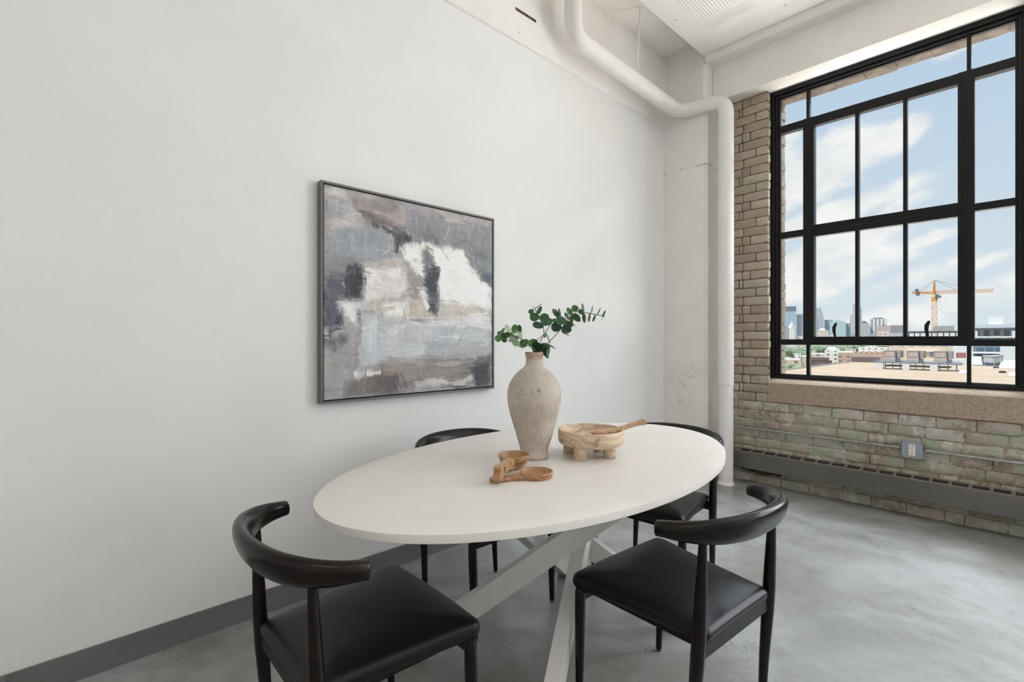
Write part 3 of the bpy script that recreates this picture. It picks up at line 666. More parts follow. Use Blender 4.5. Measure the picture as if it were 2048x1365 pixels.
STROKES = [
((165,160,155),.8,[(0,0.004),(0.253,0.005),(0.145,0.189),(0,0.212)]),
((150,155,160),.8,[(0.043,0.073),(0.127,0.048),(0.136,0.114),(0.043,0.135)]),
((195,190,185),.8,[(0.047,0.147),(0.162,0.126),(0.162,0.169),(0.043,0.197)]),
((135,124,121),.8,[(0.119,0.041),(0.253,0.013),(0.389,0.031),(0.409,0.083),(0.329,0.124),(0.235,0.105),(0.145,0.104)]),
((168,156,152),.8,[(0.253,0.071),(0.409,0.041),(0.44,0.152),(0.329,0.151),(0.235,0.114)]),
((88,78,78),.85,[(0.136,0.097),(0.235,0.092),(0.349,0.121),(0.44,0.161),(0.389,0.16),(0.291,0.148),(0.226,0.142)]),
((130,131,134),.9,[(0.419,0.035),(0.603,0.005),(1,0.011),(1,0.397),(0.883,0.354),(0.794,0.199),(0.558,0.2),(0.472,0.203),(0.429,0.135)]),
((190,186,180),.8,[(0.603,0.015),(0.769,0.019),(0.787,0.057),(0.672,0.056)]),
((170,160,158),.7,[(0.389,0.013),(0.976,0.009),(0.976,0.031),(0.389,0.042)]),
((100,100,104),.7,[(0.525,0.11),(0.558,0.105),(0.614,0.183),(0.619,0.221),(0.535,0.175)]),
((108,116,122),.7,[(0.831,0.225),(0.983,0.217),(0.983,0.345),(0.896,0.311)]),
((125,126,132),.8,[(0,0.327),(0.189,0.329),(0.093,0.391),(0,0.473)]),
((142,146,151),1,[(0.018,0.209),(0.31,0.168),(0.349,0.184),(0.359,0.301),(0.189,0.321),(0.018,0.324)]),
((200,195,190),.9,[(0.189,0.338),(0.389,0.306),(0.451,0.43),(0.389,0.512),(0.198,0.523),(0.18,0.382)]),
((165,156,150),.8,[(0.235,0.328),(0.389,0.306),(0.399,0.351),(0.253,0.366)]),
((224,222,220),.9,[(0.203,0.38),(0.272,0.368),(0.272,0.417),(0.203,0.428)]),
((226,224,222),.9,[(0.315,0.369),(0.389,0.357),(0.389,0.412),(0.32,0.413)]),
((220,216,214),.9,[(0.207,0.449),(0.429,0.422),(0.429,0.487),(0.207,0.514)]),
((190,182,170),.9,[(0.217,0.527),(0.429,0.51),(0.769,0.496),(0.976,0.548),(0.976,0.596),(0.451,0.611),(0.217,0.588)]),
((222,222,220),.9,[(0.31,0.535),(0.429,0.519),(0.442,0.607),(0.3,0.611)]),
((226,226,224),1,[(0.558,0.21),(0.637,0.219),(0.781,0.2),(0.844,0.295),(0.896,0.363),(0.99,0.403),(0.99,0.542),(0.769,0.521),(0.637,0.493),(0.614,0.339)]),
((222,220,215),1,[(0.394,0.237),(0.525,0.205),(0.535,0.39),(0.472,0.381),(0.419,0.303)]),
((152,142,138),.9,[(0.429,0.394),(0.525,0.386),(0.498,0.494),(0.44,0.482)]),
((230,228,222),.9,[(0.498,0.435),(0.541,0.432),(0.556,0.565),(0.535,0.561)]),
((185,183,182),.7,[(0.614,0.514),(0.72,0.529),(0.696,0.569),(0.626,0.562)]),
((95,96,100),.9,[(0.525,0.234),(0.569,0.228),(0.586,0.342),(0.535,0.385)]),
((52,56,64),1,[(0.574,0.328),(0.631,0.327),(0.631,0.386),(0.608,0.398),(0.608,0.485),(0.597,0.573),(0.569,0.574),(0.563,0.478),(0.531,0.395),(0.552,0.364)]),
((60,66,74),1,[(0.574,0.545),(0.617,0.548),(0.605,0.588),(0.574,0.586)]),
((62,76,88),.9,[(0.896,0.321),(0.987,0.334),(0.987,0.396),(0.916,0.367)]),
((76,79,90),.85,[(0,0.433),(0.093,0.391),(0.101,0.499),(0.076,0.576),(0.085,0.66),(0.027,0.743),(0,0.743)]),
((40,42,48),1,[(0.098,0.357),(0.145,0.339),(0.189,0.368),(0.194,0.45),(0.171,0.514),(0.106,0.518),(0.089,0.441)]),
((118,118,124),.7,[(0,0.727),(0.093,0.702),(0.085,0.769),(0,0.824)]),
((215,215,215),.9,[(0.072,0.543),(0.207,0.532),(0.212,0.566),(0.162,0.573),(0.154,0.633),(0.119,0.617),(0.085,0.584)]),
((178,182,186),.95,[(0.171,0.581),(0.272,0.586),(0.305,0.817),(0.162,0.86),(0.171,0.675)]),
((182,186,189),.9,[(0.272,0.621),(0.769,0.628),(0.987,0.644),(0.987,0.751),(0.535,0.814),(0.281,0.816)]),
((207,209,210),.9,[(0.44,0.609),(0.987,0.571),(0.987,0.665),(0.744,0.64),(0.451,0.635)]),
((172,175,179),.9,[(0.349,0.639),(0.744,0.648),(0.696,0.729),(0.349,0.764)]),
((160,163,166),.8,[(0.535,0.728),(0.987,0.73),(0.987,0.804),(0.558,0.815)]),
((128,116,106),.8,[(0.162,0.581),(0.179,0.581),(0.173,0.856),(0.157,0.856)]),
((150,148,146),.8,[(0,0.759),(0.158,0.761),(0.158,0.864),(0,0.865)]),
((130,124,122),.9,[(0.281,0.825),(0.844,0.822),(0.909,0.855),(0.87,0.948),(0.649,0.986),(0.281,0.963)]),
((158,160,162),.8,[(0,0.857),(0.111,0.87),(0.101,1.005),(0,0.996)]),
((104,98,96),.85,[(0.101,0.921),(0.226,0.893),(0.389,0.902),(0.399,0.99),(0.101,1.001)]),
((80,76,76),.7,[(0.253,0.904),(0.369,0.901),(0.374,0.974),(0.263,0.975)]),
((140,128,112),.7,[(0.235,0.868),(0.349,0.859),(0.344,0.886),(0.235,0.885)]),
((228,228,226),1,[(0.106,0.87),(0.272,0.882),(0.276,0.9),(0.145,0.905)]),
((190,188,184),.85,[(0.672,0.961),(0.844,0.92),(0.864,0.958),(0.72,0.981)]),
((60,62,68),.95,[(0.99,0.802),(0.896,0.834),(0.818,0.878),(0.864,0.926),(0.844,0.972),(0.649,0.986),(0.99,1.004)]),
((50,52,58),1,[(0.226,0.147),(0.349,0.161),(0.451,0.159),(0.459,0.209),(0.404,0.224),(0.377,0.285),(0.359,0.278),(0.351,0.202),(0.31,0.168),(0.23,0.165)]),
((200,195,180),.6,[(0.329,0.16),(0.349,0.193),(0.344,0.302),(0.335,0.304),(0.339,0.204)]),
((232,230,228),.6,[(0.482,0.23),(0.495,0.228),(0.501,0.312),(0.488,0.314)]),
((225,222,216),.7,[(0.419,0.215),(0.569,0.189),(0.574,0.213),(0.429,0.237)]),
((225,224,222),.95,[(0.085,0.547),(0.145,0.539),(0.154,0.59),(0.136,0.633),(0.112,0.592),(0.098,0.584)]),
((44,46,52),.9,[(0.06,0.61),(0.078,0.606),(0.08,0.66),(0.064,0.664)]),
((44,46,52),.7,[(0.078,0.697),(0.101,0.702),(0.093,0.727),(0.072,0.723)]),
((90,82,84),.6,[(0.018,0.677),(0.06,0.727),(0.043,0.768),(0.011,0.743)]),
((235,234,232),.95,[(0.006,0.661),(0.02,0.661),(0.018,0.702),(0.003,0.702)]),
((96,92,92),.7,[(0.896,0.823),(0.984,0.815),(0.984,0.847),(0.844,0.884)]),
((205,203,200),.8,[(0.472,0.93),(0.649,0.935),(0.672,0.966),(0.493,0.964)]),
((170,168,168),.7,[(0.389,0.838),(0.769,0.845),(0.744,0.865),(0.429,0.858)]),
((214,213,212),.8,[(0.329,0.678),(0.389,0.636),(0.429,0.644),(0.369,0.687)]),
((120,112,106),.7,[(0.451,0.616),(0.558,0.615),(0.535,0.625),(0.455,0.625)]),
((158,163,168),.8,[(0.558,0.728),(0.696,0.719),(0.672,0.768),(0.535,0.776)]),
((70,72,78),.8,[(0.844,0.894),(0.896,0.86),(0.909,0.866),(0.87,0.906)]),
((176,170,160),.7,[(0.769,0.323),(0.844,0.3),(0.883,0.354),(0.831,0.348)]),
((232,231,229),.9,[(0.66,0.245),(0.769,0.227),(0.844,0.316),(0.949,0.411),(0.949,0.496),(0.769,0.486),(0.672,0.412)]),
((110,112,116),.5,[(0.154,0.06),(0.253,0.044),(0.329,0.07),(0.235,0.074)]),
((200,198,196),.7,[(0.018,0.02),(0.111,0.017),(0.101,0.044),(0.018,0.062)]),
((60,60,66),.8,[(0.101,0.398),(0.119,0.371),(0.132,0.421),(0.112,0.456)]),
((72,72,80),.6,[(0.003,0.514),(0.027,0.504),(0.035,0.661),(0.003,0.678)])]

# ================================================================ PAINTING
PY0, PY1, PZ0, PZ1, PXF = .897, 1.999, .935, 2.018, -2.326
pt = thing('framed_painting', 'square grey, white and charcoal abstract painting in thin grey frame on the wall', 'painting', (XL, (PY0 + PY1) / 2, PZ0))
mb = MB(); fw = .011
for (y0, y1, z0, z1) in ((PY0, PY0 + fw, PZ0, PZ1), (PY1 - fw, PY1, PZ0, PZ1), (PY0 + fw, PY1 - fw, PZ0, PZ0 + fw), (PY0 + fw, PY1 - fw, PZ1 - fw, PZ1)): mb.box(XL + .006, y0, z0, PXF, y1, z1)
mb.build('frame', plain('pewter_frame', C(104, 103, 101), .4, .3), pt, bevel=.0012)
MB().box(XL + .004, PY0 + fw, PZ0 + fw, PXF - .022, PY1 - fw, PZ1 - fw).build('backing', M['dark'], pt)
NW, NH = 420, 430; rs = np.random.RandomState(4)
def vnoise(u, v, fx, fy, seed, oct=4, rough=.55):
    out = 0; amp = 1; tot = 0
    for o_ in range(oct):
        r = np.random.RandomState(seed + o_); G = r.rand(int(fy) + 3, int(fx) + 3)
        x = u * fx; y = v * fy; xi = np.clip(np.floor(x).astype(int), 0, int(fx)); yi = np.clip(np.floor(y).astype(int), 0, int(fy)); a = x - xi; b = y - yi
        a = a * a * (3 - 2 * a); b = b * b * (3 - 2 * b)
        n = G[yi, xi] * (1 - a) * (1 - b) + G[yi, xi + 1] * a * (1 - b) + G[yi + 1, xi] * (1 - a) * b + G[yi + 1, xi + 1] * a * b
        out = out + n * amp; tot += amp; amp *= rough; fx *= 2; fy *= 2
    return out / tot - .5
U, V = np.meshgrid(np.linspace(0, 1, NW), np.linspace(0, 1, NH))
def sdf(poly, x, y):
    p = np.array(poly); n = len(p); dmin = np.full(x.shape, 9.); ins = np.zeros(x.shape, bool)
    for i in range(n):
        ax, ay = p[i]; bx, by = p[(i + 1) % n]; ex, ey = bx - ax, by - ay
        t = np.clip(((x - ax) * ex + (y - ay) * ey) / (ex * ex + ey * ey + 1e-12), 0, 1); dmin = np.minimum(dmin, np.hypot(x - ax - t * ex, y - ay - t * ey))
        c_ = ((ay > y) != (by > y)) & (x < (bx - ax) * (y - ay) / (by - ay + 1e-12) + ax); ins ^= c_
    return np.where(ins, dmin, -dmin)
img = np.empty((NH, NW, 3)); img[:] = (150, 149, 150); hgt = np.zeros((NH, NW))
img += (vnoise(U, V, 3, 4, 90) * 50)[..., None]
# short loaded brush and knife marks that pick up the colour around them
def brush(count, off, jit, amax):
  for n_ in range(count):
      cu_, cv_ = rs.rand(), rs.rand(); hor = rs.rand() < .55; L_ = rs.uniform(.012, .07); W_ = rs.uniform(.003, .016); an = rs.normal(0, .16) + (0 if hor else PI / 2)
      x0, x1 = int(max(0, (cu_ - L_) * NW)), int(min(NW, (cu_ + L_) * NW + 1)); y0, y1 = int(max(0, (cv_ - L_) * NH)), int(min(NH, (cv_ + L_) * NH + 1))
      if x1 - x0 < 3 or y1 - y0 < 3: continue
      uu = U[y0:y1, x0:x1] - cu_; vv = V[y0:y1, x0:x1] - cv_; p_ = uu * math.cos(an) + vv * math.sin(an); q_ = -uu * math.sin(an) + vv * math.cos(an)
      q_ = q_ + .006 * np.sin(p_ * rs.uniform(5, 20) + rs.rand() * 6); st = np.interp(q_ / W_, np.linspace(-1, 1, 9), rs.rand(9))
      k = np.clip((1 - np.abs(q_) / W_) * 3, 0, 1) * np.clip((1 - np.abs(p_) / L_) * 4, 0, 1) * np.clip(st * 1.8 - .25, 0, 1) * rs.uniform(.2, amax)
      su = int(np.clip((cu_ + rs.normal(0, off)) * NW, 0, NW - 1)); sv = int(np.clip((cv_ + rs.normal(0, off)) * NH, 0, NH - 1))
      cc_ = img[sv, su] + rs.normal(0, jit); img[y0:y1, x0:x1] = img[y0:y1, x0:x1] * (1 - k[..., None]) + cc_ * k[..., None]
      hgt[y0:y1, x0:x1] += k * (st - .3) * .9
for i, (c_, al, poly) in enumerate(STROKES):
    if i in (12, 20, 36): brush(260, .02, 12, .9)
    vert = (i * 7) % 3 == 0
    wu = vnoise(U, V, 9, 9, 10 + i * 5, 5, .62) * .055; wv = vnoise(U, V, 9, 9, 400 + i * 5, 5, .62) * .055
    dd = sdf(poly, U + wu, V + wv)
    st = vnoise(U, V, 60 if vert else 7, 7 if vert else 60, 800 + i * 3, 3, .6)
    mk = np.clip((dd + .012 + st * .06) / .014, 0, 1); mk = mk * mk * (3 - 2 * mk)
    dry = np.clip(1 - np.clip((.03 - dd) / .06, 0, 1) * np.clip(st * 4 + .55, 0, 1), 0, 1)
    al_ = (mk * dry * al)[..., None]
    shade = vnoise(U, V, 5, 5, 1200 + i * 3, 4) * 36 + st * 26
    img = img * (1 - al_) + (np.array(c_) + shade[..., None]) * al_
    hgt = hgt * (1 - al_[..., 0] * .6) + al_[..., 0] * (.4 + st * .9 + np.exp(-(dd / .008) ** 2) * .7)
brush(420, .007, 9, .45)
# raised knife lines
for (x0, y0, x1, y1, d_) in ((.30, .30, .33, .24, 1), (.60, .17, .68, .27, -1), (.72, .22, .80, .25, 1), (.80, .21, .90, .27, 1), (.70, .50, .78, .44, 1), (.77, .56, .85, .49, 1), (.86, .40, .92, .33, 1), (.80, .38, .82, .30, 1), (.74, .74, .79, .67, -1),
                             (.36, .30, .37, .36, 1), (.42, .52, .43, .58, 1), (.56, .30, .57, .38, 1), (.9, .75, .97, .74, 1), (.35, .92, .38, .98, 1), (.40, .90, .43, .97, -1), (.84, .19, .88, .30, 1), (.62, .70, .75, .71, 1), (.88, .58, .96, .56, 1)):
    wob = vnoise(U, V, 14, 14, int(x0 * 900), 3) * .03; dl = np.abs(sdf([(x0, y0), (x1, y1), (x1 + 1e-4, y1)], U + wob, V + wob)); k = np.exp(-(dl / .0028) ** 2)
    hgt += k * 1.6; img = img + (k * 40 * d_)[..., None]
img += (vnoise(U, V, 120, 120, 77, 3, .7) * 20 + vnoise(U, V, 30, 160, 79, 2) * 10 + vnoise(U, V, 14, 14, 81, 4) * 16)[..., None]
img = np.clip((img - 128) * 1.14 + 136, 25, 243) / 255
lin = np.where(img > .04045, ((img + .055) / 1.055) ** 2.4, img / 12.92)
hgt += vnoise(U, V, 150, 150, 5, 3, .7) * .9 + vnoise(U, V, 40, 200, 6, 2) * .4
y_ = PY0 + fw + .004 + U * (PY1 - PY0 - 2 * fw - .008) - WL[pt.name].y; z_ = PZ1 - fw - .004 - V * (PZ1 - PZ0 - 2 * fw - .008) - WL[pt.name].z
x_ = (PXF - .004 + np.clip(hgt, -1, 3) * .0013) - WL[pt.name].x
x_[0, :] -= .018; x_[-1, :] -= .018; x_[:, 0] -= .018; x_[:, -1] -= .018
co = np.stack([x_, y_, z_], -1).reshape(-1, 3); ii = np.arange(NW * NH).reshape(NH, NW)
q = np.stack([ii[:-1, :-1], ii[1:, :-1], ii[1:, 1:], ii[:-1, 1:]], -1).reshape(-1, 4)
me = bpy.data.meshes.new('canvas'); me.vertices.add(len(co)); me.vertices.foreach_set('co', co.ravel()); me.loops.add(len(q) * 4); me.loops.foreach_set('vertex_index', q.ravel())
me.polygons.add(len(q)); me.polygons.foreach_set('loop_start', np.arange(len(q)) * 4); me.polygons.foreach_set('loop_total', np.full(len(q), 4)); me.update(calc_edges=True); me.validate()
me.polygons.foreach_set('use_smooth', [True] * len(q)); at = me.color_attributes.new('paint', 'FLOAT_COLOR', 'POINT')
at.data.foreach_set('color', np.concatenate([lin.reshape(-1, 3), np.ones((NW * NH, 1))], 1).astype(np.float32).ravel())
m, g, p = newmat('impasto_paint'); a_ = g.n('ShaderNodeAttribute'); a_.attribute_name = 'paint'; g.put(p.inputs['Base Color'], a_.outputs['Color']); p.inputs['Roughness'].default_value = .42
tc = g.n('ShaderNodeTexCoord'); bump(g, p, g.noise(g.map(tc.outputs['Object'], scale=(1, 1, 1)), 320, 4, .7), .35, .0015)
me.materials.append(m); o = bpy.data.objects.new('canvas', me); scene.collection.objects.link(o); o.parent = pt

# ================================================================ THINGS ON THE TABLE
def cp(px, depth, z=None, py=None):
    """world point at an image column and a distance along the view axis"""
    p = FW * depth + RT * ((px - CX) / f_px * depth); p.z = z if z is not None else CAM_H - (py - CY) / f_px * depth; return p
VC = cp(1068.5, 1.97, TZ)
m, g, p, col, spotf, n2, pit = M['_vase']
def vs_spot(px, py): q = cp(px, 1.865, py=py) - VC; return tuple(q)
col = g.mix(g.m('MULTIPLY', spotf(vs_spot(1077, 782), .009), .6), col, C(104, 92, 82)); col = g.mix(g.m('MULTIPLY', spotf(vs_spot(1063.5, 786), .013), .5), col, C(206, 158, 106))
g.put(p.inputs['Base Color'], col); p.inputs['Roughness'].default_value = .9; p.inputs['Specular IOR Level'].default_value = .25
bump(g, p, g.m('ADD', g.m('MULTIPLY', n2, 1.2), g.m('MULTIPLY', pit, -1.4)), 1.0, .009)
prof = [(.0, 0), (.054, 0), (.0595, .003), (.0605, .012), (.0585, .022), (.0565, .029), (.060, .045), (.068, .072), (.0785, .110), (.0905, .150), (.1015, .190), (.1085, .225), (.1105, .252), (.1085, .278), (.102, .300), (.090, .323), (.074, .343), (.056, .359), (.043, .370), (.036, .380), (.0342, .392), (.034, .405), (.0342, .413), (.0365, .417), (.0385, .421), (.0385, .427), (.0355, .430), (.030, .430), (.028, .426), (.027, .40), (.030, .37), (.06, .33), (.09, .25), (.05, .03), (0, .03)]
pp = []
for (r0, z0), (r1, z1) in zip(prof[:-1], prof[1:]):
    for k in range(3): pp.append((r0 + (r1 - r0) * k / 3, z0 + (z1 - z0) * k / 3))
pp.append(prof[-1])
v = MB().lathe(pp, VC.x, VC.y, VC.z, 96, fn=lambda q, a: q + Vector((math.cos(a), math.sin(a), 0)) * (noise.noise(q * 14) * .0022 + noise.noise(q * 60) * .0009) * (1 if q.z > TZ + .002 else 0)).build('ceramic_vase', m, smooth=True, loc=VC, angle=70)
tag(v, 'tall rough beige clay vase with a narrow neck on the oval table', 'vase')

def bow_solid(prof, cen, seg=72, rot=0): pass
# footed bowl
BC = cp(1181.7, 2.0, TZ); bw = thing('footed_bowl', 'pale wooden bowl on stubby round feet, beside the vase', 'bowl', BC)
MB().lathe([(0, .050), (.118, .050), (.129, .054), (.1345, .062), (.1355, .075), (.1355, .109), (.134, .111), (.1265, .111), (.125, .109), (.122, .088), (.110, .076), (.07, .071), (0, .070)], BC.x, BC.y, BC.z, 96).build('bowl', M['pale'], bw, smooth=True, angle=50)
for px, dd in ((1160.5, -.073), (1219, -.042), (1139, .042), (1199, .075)):
    q = cp(px, 2.0 + dd, TZ); MB().lathe([(0, 0), (.0245, 0), (.026, .0015), (.026, .052), (0, .052)], q.x, q.y, TZ, 32).build('foot', M['pale'], bw, smooth=True, angle=50)
# ladle in the bowl
def ribbon(pts, ws, ts, seg=14):
    """rounded bar with width ws and thickness ts, thickness along z"""
    mb = MB(); pts = [Vector(p) for p in pts]; vs = []; fs = []; n = len(pts)
    for i in range(n):
        T = (pts[min(i + 1, n - 1)] - pts[max(i - 1, 0)]).normalized(); S = T.cross(Vector((0, 0, 1))).normalized(); Un = S.cross(T)
        for k in range(seg):
            a = 2 * PI * (k + .5) / seg; ca, sa = math.cos(a), math.sin(a)
            vs.append(pts[i] + S * (ws[i] / 2 * math.copysign(abs(ca) ** .55, ca)) + Un * (ts[i] / 2 * math.copysign(abs(sa) ** .55, sa)))
    for i in range(n - 1):
        for k in range(seg): k2 = (k + 1) % seg; fs.append((i * seg + k, i * seg + k2, (i + 1) * seg + k2, (i + 1) * seg + k))
    fs.append(tuple(range(seg - 1, -1, -1))); fs.append(tuple((n - 1) * seg + k for k in range(seg))); mb.add(vs, fs); return mb
la = [cp(1181, 1.985, .866), cp(1187, 1.985, .862), cp(1200, 1.99, .858), cp(1216, 1.995, .860), cp(1234, 2.0, .870), cp(1248, 2.005, .880), cp(1264, 2.01, .890), cp(1277, 2.015, .897), cp(1289, 2.02, .901)]
lo = ribbon(la, [.012, .034, .052, .052, .036, .026, .023, .028, .042], [.006, .018, .030, .030, .022, .018, .018, .020, .022]).build('wooden_ladle', M['ladle'], smooth=True, loc=la[2] - Vector((0, 0, .009)), angle=50)
tag(lo, 'tan wooden ladle resting in the pale footed bowl, handle over its rim', 'ladle')
# spoon lying on the table
SC = cp(1072.5, 1.683, TZ); SE = cp(981, 1.612, TZ); ax = (SC - SE); ax.z = 0; L_ = ax.length; ax.normalize(); sdv = Vector((-ax.y, ax.x, 0))
vs = []; fs = []; NA = 72
def outline(z, grow=0):
    # distance along the axis from the handle end
    hw = [(0, .010), (.006, .021), (.018, .022), (.032, .016), (.055, .0155), (.08, .018), (L_ - .052, .026)]
    pts = []; r = .060 + grow; a0 = math.asin(.028 / .06)
    for k in range(33):
        a = PI - a0 - (2 * PI - 2 * a0) * k / 32; pts.append((L_ + r * math.cos(a), r * .94 * math.sin(a)))
    return [(x, -w - grow) for x, w in hw][:-1] + [(x, -y_) for x, y_ in pts] + [(x, w + grow) for x, w in reversed(hw[:-1])]
mb = MB(); rings = []
for z0, gr in ((.0015, -.010), (.0, -.007), (.004, -.003), (.010, -.0003), (.0125, 0), (.0145, -.0012)): rings.append((z0, outline(z0, gr)))
n_ = len(rings[0][1]); vs = []
for z0, ol in rings:
    for (x, y) in ol:
        lift = .008 * max(0, min(1, (x - L_ + .07) / .05)) if z0 > .004 else 0
        if z0 < .011 and z0 > .004: lift *= .7
        q = SE + ax * x + sdv * y; vs.append((q.x, q.y, TZ + z0 + lift))
fs = [tuple(range(n_ - 1, -1, -1))]
for i in range(len(rings) - 1):
    for k in range(n_): k2 = (k + 1) % n_; fs.append((i * n_ + k, i * n_ + k2, (i + 1) * n_ + k2, (i + 1) * n_ + k))
# hollow: inner outline follows the round bowl only
base_i = (len(rings) - 1) * n_
ic = SE + ax * L_; ring_in = []
for r_, z0 in ((.0545, .0220), (.052, .0175), (.045, .0125), (.034, .0095), (.018, .0082)):
    ring_in.append([(ic + ax * (r_ * math.cos(2 * PI * k / NA)) + sdv * (r_ * .94 * math.sin(2 * PI * k / NA)), z0) for k in range(NA)])
mb.add(vs, fs)
top = [Vector(vs[base_i + k]) for k in range(n_)]
# bridge with a triangulated strip through bmesh
bm = bmesh.new(); bvv = [bm.verts.new(p) for p in [Vector(x) for x in vs]]
for f in fs: bm.faces.new([bvv[i] for i in f])
irs = [[bm.verts.new(Vector((q.x, q.y, TZ + z0))) for q, z0 in rr] for rr in ring_in]
for a, b in zip(irs[:-1], irs[1:]):
    for k in range(NA): bm.faces.new((a[k], a[(k + 1) % NA], b[(k + 1) % NA], b[k]))
bm.faces.new(irs[-1])
for k in range(NA): bm.edges.get((irs[0][k], irs[0][(k + 1) % NA]))
oe = [bm.edges.get((bvv[base_i + k], bvv[base_i + (k + 1) % n_])) for k in range(n_)]; ie = [bm.edges.get((irs[0][k], irs[0][(k + 1) % NA])) for k in range(NA)]
bmesh.ops.triangle_fill(bm, edges=oe + ie, use_beauty=True); bmesh.ops.recalc_face_normals(bm, faces=bm.faces)
me = bpy.data.meshes.new('wooden_spoon'); bm.to_mesh(me); bm.free(); me.transform(Matrix.Translation(-SC)); me.materials.append(M['teak'])
me.polygons.foreach_set('use_smooth', [True] * len(me.polygons)); me.set_sharp_from_angle(angle=math.radians(40))
o = bpy.data.objects.new('wooden_spoon', me); scene.collection.objects.link(o); o.location = SC; WL[o.name] = SC
tag(o, 'reddish brown round wooden spoon lying flat on the table in front of the vase', 'spoon')
# cup whose handle rests on the spoon handle
KC = cp(1028, 1.80, TZ + .002); KE = cp(993, 1.573, TZ + .014); kx = KE - KC; kx.z = 0; KL = kx.length; kx.normalize(); ks = Vector((-kx.y, kx.x, 0))
cu = thing('wooden_cup', 'honey coloured wooden cup with a flat pierced handle, resting on the spoon handle', 'cup', KC)
tilt = .0
MB().lathe([(0, 0), (.022, 0), (.034, .004), (.046, .014), (.054, .028), (.0585, .043), (.0595, .050), (.0590, .0515), (.0565, .0515), (.0555, .049), (.051, .032), (.043, .019), (.030, .011), (0, .008)], KC.x, KC.y, KC.z, 72).build('cup', M['olive'], cu, smooth=True, angle=60)
# handle: plate standing on edge, fish tail end, finger hole
prof = [(.050, .012), (.050, .0505)]
topl = [(.050, .0500), (.075, .051), (.11, .0545), (.150, .0600), (.168, .0615)]
endl = [(.170, .055), (.165, .048), (.166, .041), (.172, .033), (.171, .022), (.168, .015)]
botl = [(.145, .0155), (.12, .020), (.09, .022), (.07, .014), (.052, .008)]
hs = KL / .172; ol = [(x if x < .055 else .052 + (x - .052) * (KL - .052) / .12, z) for x, z in topl + endl + botl]; hole_c = (.176, .038); HR = .0105
bm = bmesh.new(); HW = .0125; sides = []
for s_ in (-1, 1):
    def W(x, z, s_=s_):
        hw = HW * (1.0 if x > .12 else 1 + (.12 - x) * 5); q = KC + kx * x + ks * (s_ * hw); return bm.verts.new((q.x, q.y, KC.z + z))
    o_ = [W(x, z) for x, z in ol]; h_ = [W(hole_c[0] + HR * math.cos(2 * PI * k / 20), hole_c[1] + HR * 1.15 * math.sin(2 * PI * k / 20)) for k in range(20)]
    e1 = [bm.edges.new((o_[k], o_[(k + 1) % len(o_)])) for k in range(len(o_))]; e2 = [bm.edges.new((h_[k], h_[(k + 1) % 20])) for k in range(20)]
    bmesh.ops.triangle_fill(bm, edges=e1 + e2, use_beauty=True); sides.append((o_, h_))
for a, b in zip(sides[0], sides[1]):
    for k in range(len(a)): k2 = (k + 1) % len(a); bm.faces.new((a[k], a[k2], b[k2], b[k]))
bmesh.ops.recalc_face_normals(bm, faces=bm.faces); me = bpy.data.meshes.new('handle'); bm.to_mesh(me); bm.free(); me.transform(Matrix.Translation(-KC)); me.materials.append(M['olive'])
o = bpy.data.objects.new('handle', me); scene.collection.objects.link(o); o.parent = cu; md = o.modifiers.new('bevel', 'BEVEL'); md.width = .0012; md.segments = 2; md.limit_method = 'ANGLE'

# ---- eucalyptus
lr = random.Random(21)
ep = lambda u, v, d: cp(980 + u / 8.192, d, py=590 + v / 8.192)
def branch(label, stems, leaves, sag):
    root = thing('eucalyptus_branch', label, 'branch', VC + Vector((0, 0, .36)), group='eucalyptus branches in the clay vase'); del root['group']
    mb = MB()
    for st in stems:
        n = len(st); pts = [ep(u, v, d) for u, v, d in st]; mb.tube(smoothpath(pts, .008, 3) if n > 2 else pts, .0016, 8)
    # stem goes down inside the neck
    p0 = ep(*stems[0][0]); mb.tube([p0, VC + Vector((p0.x - VC.x, p0.y - VC.y, 0)) * .3 + Vector((0, 0, .30))], .0018, 8)
    mb.build('stem', M['stem'], root, smooth=True)
    by = {}
    for (u, v, a, b, deg, k) in leaves:
        d_ = sag(u, v) + lr.uniform(-.018, .018); c = ep(u, v, d_); s = d_ / f_px / 8.192; a *= s; b *= s
        full = max(b, a * .86) if k != 'e' and b < a * .5 else max(b, a * .8) ; th = math.radians(deg)
        major = RT * math.cos(th) + Vector((0, 0, 1)) * math.sin(th); minor0 = -RT * math.sin(th) + Vector((0, 0, 1)) * math.cos(th)
        ct = min(1, b / full); sg = lr.choice((-1, 1)); minor = minor0 * ct + FW * (math.sqrt(max(0, 1 - ct * ct)) * sg); nrm = major.cross(minor)
        mm = by.setdefault(k, MB()); vs = [c]; fs = []; NR, NS = 4, 20
        for i in range(1, NR + 1):
            r = i / NR
            for q in range(NS):
                an = 2 * PI * q / NS; x = math.cos(an) * r; y = math.sin(an) * r
                tip = 1 + .06 * max(0, math.cos(an)) ** 6; xx = x * a * tip; yy = y * full * (1 - .12 * x)
                cup = .10 * a * (abs(y) ** 1.5) + .06 * a * x * x + lr.uniform(-.006, .006) * a
                vs.append(c + major * xx + minor * yy + nrm * cup)
        for q in range(NS): fs.append((0, 1 + q, 1 + (q + 1) % NS))
        for i in range(NR - 1):
            for q in range(NS): q2 = (q + 1) % NS; fs.append((1 + i * NS + q, 1 + (i + 1) * NS + q, 1 + (i + 1) * NS + q2, 1 + i * NS + q2))
        mm.cur = {'d': 0, 'g': 1, 'l': 2, 'p': 3, 'e': 3, 'k': 4, 'm': 1}[k]; mm.add(vs, fs)
    allm = MB()
    for k, mm in by.items():
        b0 = len(allm.v); allm.v += mm.v; allm.f += [tuple(i + b0 for i in f) for f in mm.f]; allm.mi += mm.mi
    allm.build('foliage', [M['leaf_d'], M['leaf_g'], M['leaf_l'], M['leaf_p'], M['leaf_k']], root, smooth=True, angle=80)
    return root
D0 = 1.97
